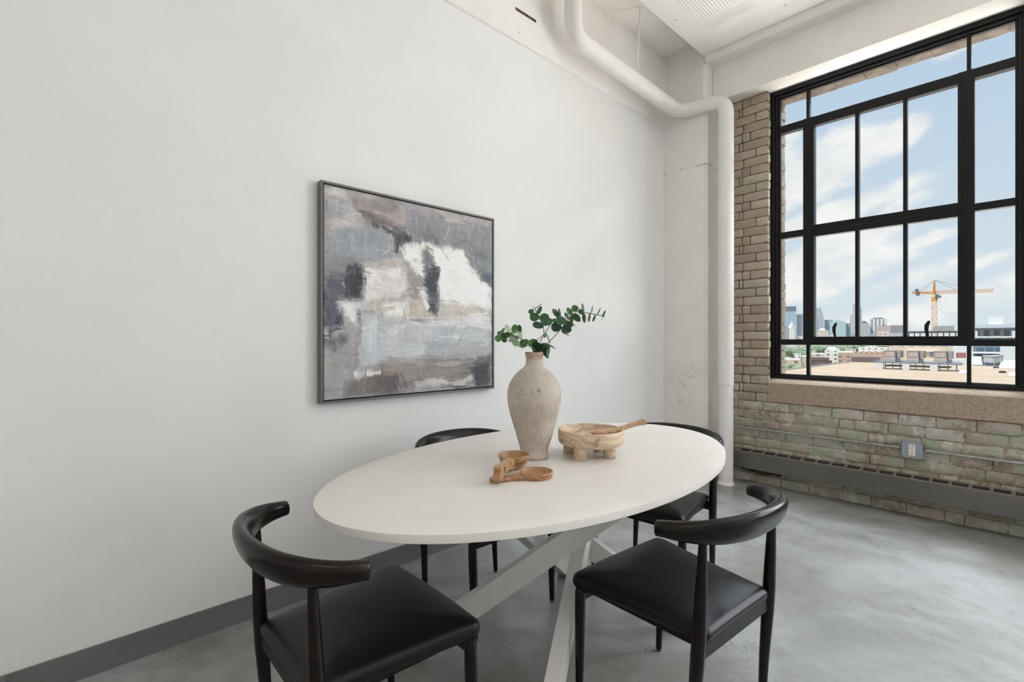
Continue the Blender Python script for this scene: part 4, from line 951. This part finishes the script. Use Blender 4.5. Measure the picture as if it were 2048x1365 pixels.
branch('eucalyptus sprig with pale leaves bending left out of the clay vase', [[(720, 960, D0), (690, 880, D0 - .01), (640, 820, D0 - .02), (560, 760, D0 - .03), (470, 700, D0 - .04), (380, 660, D0 - .05), (250, 660, D0 - .06), (140, 690, D0 - .07)]],
 [(140,715,62,58,0,'g'),(155,625,38,30,30,'d'),(235,680,75,62,20,'d'),(215,590,55,28,60,'l'),(290,560,78,38,-60,'l'),(310,650,60,50,0,'d'),(400,545,62,45,70,'g'),(485,550,60,38,-70,'d'),(475,640,95,45,-70,'l'),(400,600,60,40,50,'l'),(370,680,50,30,0,'l'),(430,790,70,55,-30,'l'),(345,740,45,35,20,'l'),(560,795,78,65,0,'d'),(595,775,60,50,0,'g'),(240,750,45,30,0,'d'),(515,850,45,18,-20,'l'),(640,845,60,15,-40,'l'),(185,600,50,20,50,'l'),(650,945,75,9,-8,'k'),(440,700,50,35,30,'l')], lambda u, v: D0 - .07 * (720 - u) / 580)
branch('eucalyptus sprig with round leaves rising straight up from the clay vase', [[(770, 960, D0 + .01), (820, 780, D0 + .02), (885, 650, D0 + .03), (880, 550, D0 + .03), (850, 480, D0 + .03), (810, 380, D0 + .03), (730, 230, D0 + .02), (845, 150, D0 + .02)], [(730, 230, D0 + .02), (705, 190, D0 + .02)], [(885, 650, D0 + .03), (1000, 480, D0 + .03), (1030, 430, D0 + .03)], [(885, 650, D0 + .03), (770, 745, D0 + .0)]],
 [(675,275,48,42,30,'d'),(730,365,82,72,0,'d'),(815,255,70,34,65,'d'),(785,505,92,58,-15,'k'),(890,370,75,68,20,'d'),(930,440,92,72,10,'d'),(905,665,45,22,60,'g'),(1055,420,45,32,0,'g'),(710,785,75,65,20,'g'),(700,870,70,18,-58,'g'),(780,850,100,62,-50,'k'),(765,930,60,20,10,'k')], lambda u, v: D0 + .02)
branch('longest eucalyptus sprig reaching right from the vase, small leaves at its tip', [[(800, 960, D0 - .01), (880, 870, D0 - .01), (960, 780, D0 - .01), (1080, 660, D0), (1160, 560, D0), (1250, 440, D0 + .01), (1400, 290, D0 + .02), (1450, 265, D0 + .02), (1560, 292, D0 + .03), (1740, 325, D0 + .04), (1880, 360, D0 + .05)]],
 [(1075,310,92,46,-55,'d'),(1145,290,70,14,-75,'e'),(1160,425,88,72,0,'d'),(1085,530,85,78,0,'k'),(1250,565,85,70,-10,'k'),(1290,490,75,62,0,'d'),(1235,625,75,14,-30,'e'),(1255,350,65,35,-60,'p'),(1300,285,82,44,-60,'d'),(1325,290,70,28,-60,'p'),(1335,400,52,32,-70,'g'),(1390,225,60,56,0,'g'),(1490,280,52,40,-50,'g'),(1425,375,78,50,-50,'d'),(1355,485,60,16,-40,'p'),(1530,220,82,10,-80,'e'),(1548,380,78,22,-85,'d'),(1665,240,72,20,78,'g'),(1635,370,78,10,83,'g'),(1775,275,68,20,62,'g'),(1712,385,64,12,68,'g'),(1870,315,58,12,65,'g'),(1835,385,48,10,62,'g'),(870,855,85,50,-30,'d'),(900,850,85,60,0,'g'),(955,730,78,24,-65,'p'),(1020,845,62,11,-35,'p'),(900,960,98,45,-60,'k'),(945,930,90,32,80,'d')], lambda u, v: D0 + .02 + .03 * (u - 1000) / 900)

# ================================================================ OUTSIDE
GZ = -25.0
M['ground'] = mottled('distant_ground', C(150, 152, 122), C(190, 176, 156), .02, .9, 0, lo=.4, hi=.6)
o = MB().box(-9000, 70, GZ - 1, 9000, 9000, GZ).build('ground', M['ground']); o['kind'] = 'structure'; o['label'] = 'hazy city ground outside'
RZ = -2.5
rl = cp(1567, 59.1, RZ); RX0 = rl.x
M['roof'] = mottled('tan_gravel_roof', C(220, 186, 152), C(206, 172, 138), .6, .9, .3, 12, bd=.02, stretch=(.25, 1, 1))
o = MB().box(RX0, 5.2, GZ, 60, 97, RZ).build('flat_roof', M['roof'], bevel=.05)
o['kind'] = 'structure'; o['label'] = 'wide tan gravel roof of the neighbouring block outside the window'
MB().box(RX0 - .02, 5.2, RZ, RX0 + .3, 97, RZ + .12).build('roof_edge', plain('roof_flashing', C(170, 160, 148), .6), o)

def block(name, label, cat, px0, px1, ytop, depth, mat, deep=25, zb=None, group=None, bev=0):
    th = math.atan(((px0 + px1) / 2 - CX) / f_px); w = (px1 - px0) / f_px * depth * math.cos(th)
    ray = FW * math.cos(th) + RT * math.sin(th); c = ray * (depth / math.cos(th) + deep / 2); zt_ = CAM_H - (ytop - CY) / f_px * depth
    zb = GZ if zb is None else zb
    t = thing(name, label, cat, (c.x, c.y, zb), YAW - th, group)
    mb = MB(); mb.box(-w / 2, -deep / 2, 0, w / 2, deep / 2, zt_ - zb); b = mb.build('walls', mat, t, local=True)
    return t, w, zt_ - zb, deep
def part(t, name, mat, x0, x1, z0, z1, y0, y1): return MB().box(x0, y0, z0, x1, y1, z1).build(name, mat, t, local=True)
DT = 2400; mpp = DT / f_px  # facade colours below are paled to paint in distant haze
G1 = gridm('blue_glass_tower', C(168, 184, 196), C(150, 168, 184), 14, 9, .8, .6, .3); G2 = gridm('dark_glass', C(156, 168, 180), C(140, 154, 168), 12, 8, .8, .6, .3)
G3 = gridm('mauve_stone_tower', C(182, 178, 182), C(166, 166, 174), 14, 9, .5, .7); G4 = gridm('pale_green_glass', C(184, 198, 196), C(164, 184, 186), 13, 13, .75, .7, .3)
G5 = gridm('pinkish_stone', C(204, 192, 186), C(180, 174, 174), 10, 200, .5, .99); G6 = gridm('white_grid_facade', C(230, 224, 218), C(148, 146, 148), 12, 11, .5, .99, .6)
G7 = gridm('beige_low_block', C(218, 198, 176), C(168, 156, 148), 13, 13, .42, .5); G8 = gridm('grey_blue_block', C(150, 158, 168), C(128, 138, 150), 13, 9, .7, .5)
G9 = gridm('brown_grey_block', C(150, 140, 140), C(132, 124, 128), 14, 7, .9, .4)
crown = plain('tower_crown', C(116, 124, 134), .5); pale_cap = plain('pale_stone_cap', C(222, 212, 198), .7); roofg = plain('slate_roof', C(110, 108, 106), .7)
t, w, hh, dp = block('glass_tower', 'dark topped blue glass tower at the left edge of the skyline', 'tower', 1563, 1592, 617, DT, G1, 60)
part(t, 'crown', crown, -w / 2 - 1, w / 2 + 1, hh - 14, hh + 9, -dp / 2 - 1, dp / 2); part(t, 'lower_wing', G2, -w / 2 - 4, w / 2 - 32, 0, hh - 94, -dp / 2 - 18, -dp / 2)
t, w, hh, dp = block('stone_tower', 'slim white stone tower with a pointed spire in the skyline', 'tower', 1578, 1589.5, 656, DT - 300, pale_cap, 22)
MB().lathe([(w / 2 * 1.3, 0), (w / 2 * .8, 14), (w / 2 * .3, 22), (.6, 25), (.5, 55), (0, 56)], 0, 0, hh, 4).build('spire', pale_cap, t, local=True)
block('mauve_tower', 'grey mauve slab tower right of the glass tower in the skyline', 'tower', 1593, 1608, 629, DT, G3, 50)
t, w, hh, dp = block('stepped_tower', 'curved stone tower stepping in towards its top in the skyline', 'tower', 1622, 1648, 634, DT, G3, 40)
part(t, 'upper_tier', G3, -w / 2 + 4, w / 2 - 4, hh, hh + 22, -dp / 2 + 3, dp / 2 - 3); part(t, 'top_tier', G3, -w / 2 + 8, w / 2 - 10, hh + 22, hh + 44, -dp / 2 + 6, dp / 2 - 6); part(t, 'crown', pale_cap, -w / 2 + 12, w / 2 - 14, hh + 44, hh + 53, -dp / 2 + 9, dp / 2 - 9); part(t, 'glass_bay', G1, -w / 2, w / 2 - 26, 0, hh - 8, -dp / 2 - 3, -dp / 2)
t, w, hh, dp = block('office_block', 'dark blue glass office block behind the green glass block', 'office block', 1649, 1666, 640, DT, G2, 40)
t, w, hh, dp = block('green_glass_block', 'pale green glass office block with a raised roof house', 'office block', 1659.5, 1691, 643, DT - 200, G4, 45)
part(t, 'roof_house', G4, -12, 14, hh, hh + 6, -10, 10); part(t, 'antenna', crown, -.9, .4, hh, hh + 14, -.6, .6)
block('office_block', 'grey blue office block joined right of the green glass block', 'office block', 1691.5, 1701, 647, DT - 190, G8, 45)
t, w, hh, dp = block('arched_block', 'low beige block with an arched roof line below the skyline', 'office block', 1633, 1657, 661, DT - 600, G7, 40)
MB().lathe([(w / 2 * .6, 0), (w / 2 * .55, 4), (w / 2 * .3, 7), (0, 8)], 0, 0, hh, 16).build('dome', pale_cap, t, local=True)
t, w, hh, dp = block('tall_tower', 'tallest pinkish stone tower with stepped shoulders in the skyline', 'tower', 1699.5, 1722, 630, DT, G5, 40)
part(t, 'upper_tier', G5, -w / 2 + 11, w / 2 - 4, hh, hh + 46, -dp / 2 + 4, dp / 2 - 4); part(t, 'crown', crown, -w / 2 + 14, w / 2 - 12, hh + 46, hh + 51, -dp / 2 + 8, dp / 2 - 8); part(t, 'glass_bay', G1, w / 2 - 8, w / 2 + 3, 0, hh + 36, -dp / 2 + 2, dp / 2)
t, w, hh, dp = block('hotel_block', 'grey block with a pyramid roof right of the tallest tower', 'office block', 1718, 1738, 648, DT - 500, gridm('colonnaded_facade', C(186, 184, 182), C(152, 152, 160), 7, 90, .4, .99), 36)
MB().lathe([(w / 2 * 1.0, 0), (3, 12), (0, 13)], 0, 0, hh, 8).build('pyramid_roof', roofg, t, local=True); part(t, 'cornice', pale_cap, -w / 2, w / 2, hh - 3, hh, -dp / 2 - 1, dp / 2)
t, w, hh, dp = block('white_grid_block', 'white gridded high block with dark vertical windows', 'office block', 1738.5, 1773.5, 638, DT - 500, G6, 60)
part(t, 'roof_house', crown, -w / 2 + 12, w / 2 - 12, hh, hh + 5, -18, 18)
t, w, hh, dp = block('pink_block', 'squat pinkish block in front of the white gridded block', 'office block', 1754, 1781, 652, DT - 700, plain('dusty_pink_wall', C(186, 166, 162), .8), 40)
part(t, 'roof_tank', roofg, -5, 6, hh, hh + 3, -8, 8)
block('brown_block', 'wide brown grey slab block left of the crane', 'office block', 1781, 1810, 651, DT - 650, G9, 50)
t, w, hh, dp = block('beige_block', 'low beige columned block below the white gridded block', 'office block', 1755, 1778, 663, DT - 900, G7, 30)
for px0, px1, yt, d_, ml, lb in ((1562, 1572, 668, 1500, 'G8', 'small pale block at the foot of the glass tower'), (1596, 1612, 672, 1500, 'G7', 'small beige block left of the wide mullion'), (1738, 1754, 668, 1400, 'G8', 'small grey block under the white gridded block'),
                                  (1779, 1805, 666, 1350, 'G3', 'low mauve block under the brown slab block'), (1700, 1718, 668, 1500, 'G8', 'small grey blue block at the foot of the tallest tower'), (1640, 1662, 669, 1500, 'G5', 'small pink stone block beneath the green glass block')):
    block('city_block', lb, 'building', px0, px1, yt, d_, {'G8': G8, 'G7': G7, 'G3': G3, 'G5': G5}[ml], 30)
# trees and low rise district between the skyline and the roof
TM = mottled('hazy_foliage', C(120, 136, 102), C(158, 168, 132), .35, .9, 0); TK = plain('trunk_bark', C(96, 84, 70), .9)
tr_ = random.Random(5)
def crown_mb(r, seed):
    bm = bmesh.new(); bmesh.ops.create_icosphere(bm, subdivisions=3, radius=1)
    mb = MB(); mb.add([v.co * (1 + .28 * noise.noise(v.co * 2.1 + Vector((seed, 0, 0))) + .14 * noise.noise(v.co * 5 + Vector((0, seed, 0)))) * r for v in bm.verts], [tuple(v.index for v in f.verts) for f in bm.faces]); bm.free(); return mb
def tree(px, py_top, depth, r, label):
    c = FW * depth + RT * ((px - CX) / f_px * depth); zt_ = CAM_H - (py_top - CY) / f_px * depth
    t = thing('tree', label, 'tree', (c.x, c.y, GZ), 0, 'street trees below the skyline')
    mb = crown_mb(r, px); 
    for q in mb.v: q.z = q.z * .8 + (zt_ - GZ - r * .8)
    mb.build('crown', TM, t, smooth=True, local=True); MB().tube([(0, 0, 0), (0, 0, max(2, zt_ - GZ - r))], [.5, .3], 8).build('trunk', TK, t, local=True)
def canopy(name, label, spots):
    mb = MB()
    for px, pyt, d_, r in spots:
        q = crown_mb(r, px); ct = FW * d_ + RT * ((px - CX) / f_px * d_); zt_ = CAM_H - (pyt - CY) / f_px * d_
        q.v = [Vector((v.x * 1.3 + ct.x, v.y * 1.3 + ct.y, v.z * .8 + zt_ - r * .8)) for v in q.v]; mb.add(q.v, q.f)
    o = mb.build(name, TM, smooth=True); tag(o, label, 'trees', kind='stuff'); return o
canopy('tree_canopy', 'mass of green treetops in the far left district, below the skyline', [(1553 + i * 1.9 + tr_.uniform(-1, 1), 694 + tr_.uniform(0, 9), 640 + tr_.uniform(-90, 200), tr_.uniform(4, 8)) for i in range(34)])
canopy('tree_canopy', 'dark green treetops beyond the white and beige apartment houses', [(1618 + i * 3.4 + tr_.uniform(-3, 3), 688 + tr_.uniform(0, 5), 900 + tr_.uniform(-90, 200), tr_.uniform(6, 10)) for i in range(40)])
for (px, py, d_, r), lb in zip(((1559, 729, 205, 3.4), (1571, 727, 235, 3.6), (1583, 729, 265, 3.2), (1596, 731, 228, 2.6), (1577, 714, 330, 4.0), (1564, 711, 385, 4.5)),
    ('green tree at the far left, partly behind the brick jamb, just beyond the roof', 'fullest green tree just beyond the left corner of the tan roof', 'green tree beyond the tan roof, left of the low dark warehouse', 'small green tree beside the left end of the dark brick warehouse', 'green tree rising behind the flat beige garage', 'farthest single green tree, behind the beige garage at the left edge')):
    tree(px, py, d_, r, lb)
hs = ((1561, 1574, 718, 420, 'B'), (1588, 1602, 709, 520, 'W'), (1604, 1616, 714, 300, 'B'), (1613, 1630, 703, 600, 'W'), (1690, 1712, 699, 700, 'B'), (1735, 1752, 691, 800, 'W'), (1757, 1779, 692, 600, 'R'))
apt = gridm('apartment_white', C(232, 222, 208), C(110, 100, 96), 5, 3.4, .35, .45); aptb = gridm('apartment_beige', C(214, 184, 152), C(104, 88, 80), 6, 3.6, .3, .42); brk = gridm('apartment_brick', C(150, 112, 94), C(98, 76, 68), 4, 3.6, .4, .4)
dark_br = gridm('dark_brick_low', C(112, 82, 72), C(84, 62, 56), 5, 4, .4, .3); white_r = plain('white_membrane_roof', C(236, 232, 226), .8)
t, w, hh, dp = block('apartment_house', 'beige apartment house at the left end of the low rise row', 'building', 1618, 1648, 709, 330, aptb, 20); part(t, 'roof', white_r, -w / 2, w / 2, hh, hh + .5, -dp / 2, dp / 2)
t, w, hh, dp = block('apartment_house', 'white apartment house in the middle of the low rise row', 'building', 1649, 1676, 702, 392, apt, 24); part(t, 'roof', white_r, -w / 2 + 1, w / 2 + 1, hh, hh + 1.2, -dp / 2, dp / 2); part(t, 'stair_tower', white_r, -w / 2 + 2, -w / 2 + 8, hh, hh + 3, -4, 4)
t, w, hh, dp = block('apartment_house', 'tan brick apartment house right of the white one', 'building', 1676, 1706, 706, 350, gridm('tan_brick', C(190, 158, 128), C(120, 96, 84), 5, 3.4, .3, .45), 22); part(t, 'roof', white_r, -w / 2, w / 2, hh, hh + .8, -dp / 2, dp / 2)
t, w, hh, dp = block('warehouse', 'long low dark brick warehouse beyond the roof edge', 'building', 1612, 1664, 724, 200, dark_br, 14); part(t, 'parapet', plain('dark_coping', C(92, 70, 64), .8), -w / 2, w / 2, hh, hh + .6, -dp / 2, -dp / 2 + .6); part(t, 'stair_house', dark_br, w / 2 - 9, w / 2 - 1, hh, hh + 1.6, -4, 4)
block('warehouse', 'low dark brick warehouse behind the far left of the cooling units', 'building', 1702, 1760, 715, 260, dark_br, 14)
t, w, hh, dp = block('apartment_house', 'long white house with small dark windows beyond the low rise row', 'building', 1716, 1782, 697, 480, apt, 20); part(t, 'roof', white_r, -w / 2, w / 2, hh, hh + .8, -dp / 2, dp / 2)
block('apartment_house', 'long orange brick house left of the cooling units', 'building', 1705, 1768, 705, 380, gridm('orange_brick', C(200, 160, 130), C(150, 112, 92), 3.4, 3.6, .35, .35), 18)
t, w, hh, dp = block('garage_block', 'flat beige garage among the trees at the far left', 'building', 1555, 1600, 720, 300, aptb, 14); part(t, 'roof', white_r, -w / 2, w / 2, hh, hh + .5, -dp / 2, dp / 2)
t, w, hh, dp = block('apartment_house', 'orange and glass apartment house behind the cooling units', 'building', 1780, 1903, 693, 150, gridm('orange_balcony_facade', C(226, 196, 160), C(140, 148, 158), 2.6, 3.2, .6, .62), 18)
for z0 in (.6, 3.8): part(t, 'balcony', white_r, -w / 2 + 4, w / 2 - 3, hh - z0 - 1.0, hh - z0 - .55, -dp / 2 - 1.2, -dp / 2)
t, w, hh, dp = block('sided_house', 'white horizontally sided house behind the third cooling unit', 'building', 1905, 1934, 690, 133, gridm('white_siding', C(232, 230, 226), C(206, 206, 204), 900, .5, .99, .3), 12)
t, w, hh, dp = block('shipping_container', 'rust red container beyond the third cooling unit', 'container', 1912, 1932, 706, 112, gridm('red_corrugated', C(176, 92, 68), C(156, 78, 58), .6, 90, .5, .99), 3, CAM_H - (716.5 - CY) / f_px * 112)
# building under construction
con = plain('raw_concrete', C(176, 170, 162), .8); dks = plain('dark_soffit', C(92, 88, 84), .8)
t, w, hh, dp = block('construction_frame', 'open concrete frame of a building going up around the crane foot', 'building', 1812, 1914, 676, 240, G8, 20)
part(t, 'floor_slab', dks, -w / 2 - 1, w / 2, hh + 2.6, hh + 3.3, -dp / 2 - 1, dp / 2)
for i in range(9): x = -w / 2 + .6 + i * (w - 1.6) / 8; part(t, 'column', dks, x, x + .5, hh, hh + 2.6, -dp / 2 - .8, -dp / 2 - .3)
part(t, 'stair_core', con, w / 2 - 9, w / 2 - 1, hh + 3.3, hh + 6, -4, 4)
t, w, hh, dp = block('terrace_building', 'new building with dark overhanging roof and blue glass at the right of the window', 'building', 1946, 2032, 676, 170, gridm('blue_shop_glass', C(108, 126, 146), C(70, 86, 106), 2.4, 4, .8, .85, .3), 18, group=None)
part(t, 'deck', white_r, -w / 2, w / 2, hh, hh + .5, -dp / 2 - 2, dp / 2); part(t, 'penthouse', gridm('penthouse_glass', C(196, 186, 174), C(96, 108, 124), 2.6, 6, .6, .8, .3), -w / 2 + 1, w / 2 - 1, hh + .5, hh + 2.7, -4, dp / 2)
part(t, 'overhanging_roof', dks, -w / 2 - .5, w / 2, hh + 2.7, hh + 3.5, -dp / 2 + 1, dp / 2); part(t, 'upper_floor', plain('light_panel', C(206, 212, 216), .6), -w / 2, w / 2 + 6, hh + 3.5, hh + 4.9, -3, dp / 2); part(t, 'roof_house', white_r, -1.5, 2.2, hh + 4.9, hh + 7.6, -2, 4)
part(t, 'balcony', white_r, -w / 2 - 1, w / 4, hh - 5.6, hh - 5.0, -dp / 2 - 2, -dp / 2)
t, w, hh, dp = block('sided_house', 'white sided house at the far right of the window view', 'building', 2000, 2034, 692, 150, gridm('white_siding_right', C(230, 228, 224), C(206, 206, 204), 900, .5, .99, .3), 12)
HC = {'B': aptb, 'W': apt, 'R': brk}
HL = ('small beige house among the trees at the far left', 'small white house behind the treetops left of the first thin muntin', 'beige house behind the first thin lower muntin', 'small white house above the beige apartment house', 'small beige house above the tan brick apartment house', 'pale house below the pyramid roofed block', 'red brick house below the white gridded block')
for (x0, x1, yt, d_, k_), lb in zip(hs, HL):
    t, w, hh, dp = block('house', lb, 'house', x0, x1, yt, d_, HC[k_], 12); part(t, 'roof', white_r, -w / 2 - .3, w / 2 + .3, hh, hh + .5, -dp / 2 - .3, dp / 2)
# tower crane
CD = 300; cc = FW * CD + RT * ((1868.8 - CX) / f_px * CD); thc = math.atan((1868.8 - CX) / f_px); k = CD / f_px * math.cos(thc); czf = lambda py: CAM_H - (py - CY) * CD / f_px - GZ
cr = thing('tower_crane', 'tall orange tower crane above the construction site', 'crane', (cc.x, cc.y, GZ), YAW - thc)
OR = plain('orange_crane_steel', C(226, 156, 84), .6); PK = plain('weathered_orange_steel', C(222, 172, 136), .6); YE = plain('yellow_cab', C(222, 164, 60), .5); GR = plain('grey_machine', C(96, 104, 100), .6)
def lattice(mb, a, b, w, t_, bays, r=.13, tri=False):
    a = Vector(a); b = Vector(b); T = (b - a).normalized(); Y = Vector((0, 1, 0)); S = T.cross(Y)
    offs = [S * (w / 2) + Y * (t_ / 2), S * (w / 2) - Y * (t_ / 2), -S * (w / 2) - Y * (t_ / 2), -S * (w / 2) + Y * (t_ / 2)]
    for o_ in offs: mb.bar(a + o_, b + o_, r * 2, r * 2, up=(0, 1, .01))
    for i in range(bays):
        p = a.lerp(b, i / bays); q = a.lerp(b, (i + 1) / bays)
        for j in range(4):
            o1, o2 = offs[j], offs[(j + 1) % 4]
            if i % 2: o1, o2 = o2, o1
            mb.bar(p + o1, q + o2, r * 1.6, r * 1.6, up=(.1, 1, .02)); mb.bar(p + offs[j], p + offs[(j + 1) % 4], r * 2.0, r * 2.0, up=(.1, 1, .02))
mb = MB(); lattice(mb, (0, 0, 0), (0, 0, czf(603)), 2.4, 2.4, 14, .17); mb.build('mast', PK, cr, local=True)
mb = MB(); lattice(mb, (0, 0, czf(589)), (0, 0, czf(561)), 1.5, 1.2, 3, .25); mb.v = [Vector((q.x * (1 - .75 * (q.z - czf(589)) / (28 * CD / f_px)), q.y, q.z)) for q in mb.v]; mb.bar((0, 0, czf(589)), (0, 0, czf(563)), .8, .6, up=(0, 1, 0)); mb.build('apex', OR, cr, local=True)
mb = MB(); mb.box(-1.5, -1.5, czf(603), 1.5, 1.5, czf(594)); mb.build('slewing_ring', YE, cr, local=True, bevel=.1)
MB().box(.3, -2.4, czf(598), 2.0, -.6, czf(590)).build('cab', GR, cr, local=True, bevel=.1)
mb = MB(); lattice(mb, (1, 0, czf(585)), ((1981 - 1868.8) * k, 0, czf(587)), 1.6, 1.4, 18, .12); mb.build('jib', PK, cr, local=True)
mb = MB(); lattice(mb, ((1824 - 1868.8) * k, 0, czf(583.5)), (-1, 0, czf(586)), .9, 1.6, 8, .22); mb.build('counter_jib', OR, cr, local=True)
MB().box((1831 - 1868.8) * k, -1.2, czf(590), (1839 - 1868.8) * k, 1.2, czf(582)).build('counterweight', GR, cr, local=True)
MB().box((1829 - 1868.8) * k, -.9, czf(583), (1837 - 1868.8) * k, .9, czf(577)).build('winch', GR, cr, local=True)
mb = MB()
for x1, z1 in (((1840 - 1868.8) * k, 582), ((1915 - 1868.8) * k, 583.5), ((1950 - 1868.8) * k, 584)): mb.tube([(0, 0, czf(561)), (x1, 0, czf(z1))], .09, 6)
mb.build('tie_rope', plain('steel_rope', C(110, 104, 100), .6), cr, local=True)
mb = MB(); hx = (1880 - 1868.8) * k; mb.tube([(hx, 0, czf(588)), (hx, 0, czf(612))], .05, 6); mb.box(hx - .5, -.4, czf(596), hx + .5, .4, czf(592)); mb.build('hook_block', GR, cr, local=True)
# roof plant
plat = thing('equipment_platform', 'long grey steel platform on legs on the tan roof', 'platform', (cp(1836, 60, RZ).x, 0, RZ))
c0, c1 = cp(1748, 62, RZ), cp(1926, 58, RZ); py_ = (c0.y + c1.y) / 2; X0, X1 = c0.x, c1.x; plat.location.y = py_; WL[plat.name] = Vector((plat.location.x, py_, RZ))
ps = plain('platform_steel', C(132, 146, 156), .5, .3); ud = plain('dark_underframe', C(96, 96, 94), .7); un = mottled('cooler_casing', C(176, 160, 150), C(190, 176, 166), .8, .7, 0); fan = plain('cooler_fan_dark', C(110, 104, 104), .6)
PZ = RZ + .75
MB().box(X0, py_ - 1.2, PZ, X1, py_ + 1.6, PZ + .22).build('deck', ps, plat)
MB().box(X0, py_ - 1.25, PZ + .40, X1, py_ - 1.18, PZ + .46).build('rail', ps, plat)
MB().box(X0 + 1, py_ - .9, RZ + .35, X1 - 1, py_ + 1.2, RZ + .5).build('underframe', ud, plat)
L = X1 - X0
for q in (.07, .39, .71): x = X0 + L * q; MB().box(x - .35, py_ - 1.3, RZ, x + .35, py_ - .7, PZ).build('pier', plain('pale_plinth', C(206, 204, 200), .8), plat)
for i in range(11): x = X0 + L * (i + .5) / 11; MB().box(x - .05, py_ - 1.1, RZ, x + .05, py_ - 1.0, PZ).build('leg', ud, plat)
for (pa, pb), nm in (((1763, 1798), 'leftmost'), ((1817, 1851), 'middle'), ((1876, 1912), 'rightmost')):
    a = cp(pa, 61, 0); b = cp(pb, 60, 0); w_ = abs(b.x - a.x); cx_ = (a.x + b.x) / 2; z0 = PZ + .22
    u = thing('cooling_unit', nm + ' of the three pinkish grey cooling units on the roof platform', 'cooling unit', (cx_, py_, z0), 0, 'cooling units on the roof platform'); del u['group']
    MB().box(cx_ - w_ / 2, py_ - .9, z0, cx_ + w_ * .22, py_ + 1.2, z0 + 1.45).build('casing', un, u, bevel=.03); MB().box(cx_ + w_ * .24, py_ - .6, z0 + .5, cx_ + w_ / 2, py_ + 1.2, z0 + 1.4).build('side_hood', plain('hood_grey', C(150, 146, 142), .6) if nm == 'leftmost' else bpy.data.materials['hood_grey'], u, bevel=.03)
    fr_ = MB()
    for (x0, x1, z1, z2) in ((-.46, .18, .62, .66), (-.46, .18, 1.30, 1.34), (-.46, -.44, .62, 1.34), (.16, .18, .62, 1.34)): fr_.box(cx_ + w_ * x0, py_ - .94, z0 + z1, cx_ + w_ * x1, py_ - .9, z0 + z2)
    fr_.build('access_panel_frame', fan, u); MB().box(cx_ + w_ * .26, py_ - .8, z0 + .05, cx_ + w_ * .46, py_ - .2, z0 + .4).build('pump', fan, u)
whc = plain('white_vent_cowl', C(236, 234, 230), .6)
def hood(px, depth, w, h, label, name='roof_vent'):
    c = cp(px, depth, RZ); t = thing(name, label, 'vent', (c.x, c.y, RZ))
    mb = MB(); mb.add([(c.x - w / 2, c.y - w / 2, RZ), (c.x + w / 2, c.y - w / 2, RZ), (c.x + w / 2, c.y + w / 2, RZ), (c.x - w / 2, c.y + w / 2, RZ), (c.x - w * .2, c.y - w * .2, RZ + h), (c.x + w * .42, c.y - w * .2, RZ + h), (c.x + w * .42, c.y + w * .3, RZ + h), (c.x - w * .2, c.y + w * .3, RZ + h)],
        [(0, 3, 2, 1), (4, 5, 6, 7), (0, 1, 5, 4), (1, 2, 6, 5), (2, 3, 7, 6), (3, 0, 4, 7)]); mb.build('cowl', whc, t, bevel=.02); MB().box(c.x - w * .55, c.y - w * .55, RZ - .005, c.x + w * .55, c.y + w * .55, RZ + .06).build('curb', con, t)
hood(1926, 53, .9, .42, 'small white wedge shaped roof vent at the right end of the platform'); hood(1950, 72, 1.6, 1.25, 'tall white roof vent just right of the thin muntin'); hood(2018, 63, 2.2, 1.05, 'broad white box vent at the right of the roof'); hood(2026, 49, .8, .45, 'small white roof vent at the right edge of the window view')
for i, (px, d_) in enumerate(((1975, 80), (1984, 78), (1990, 80), (1998, 82))):
    c = cp(px, d_, RZ); o = MB().lathe([(0, 0), (.5, 0), (.5, .9), (.62, .95), (.62, 1.15), (0, 1.2)], c.x, c.y, RZ, 16).build('vent_pipe', plain('vent_grey', C(196, 192, 186), .6) if i == 0 else bpy.data.materials['vent_grey'])
    tag(o, ['leftmost', 'second', 'third', 'rightmost'][i] + ' of the four grey drum vents far back on the tan roof', 'vent')
for px, py, lb in ((1993, 737, 'small rusty drain pot on the tan roof, farther one'), (2005, 746.5, 'small rusty drain pot on the tan roof, nearer one')):
    d_ = (CAM_H - RZ) * f_px / (py - CY); c = cp(px, d_, RZ); o = MB().lathe([(0, 0), (.32, 0), (.30, .18), (.12, .25), (0, .25)], c.x, c.y, RZ, 14).build('roof_drain', M['rust'] if 'farther' in lb else M['rust']); tag(o, lb, 'drain')
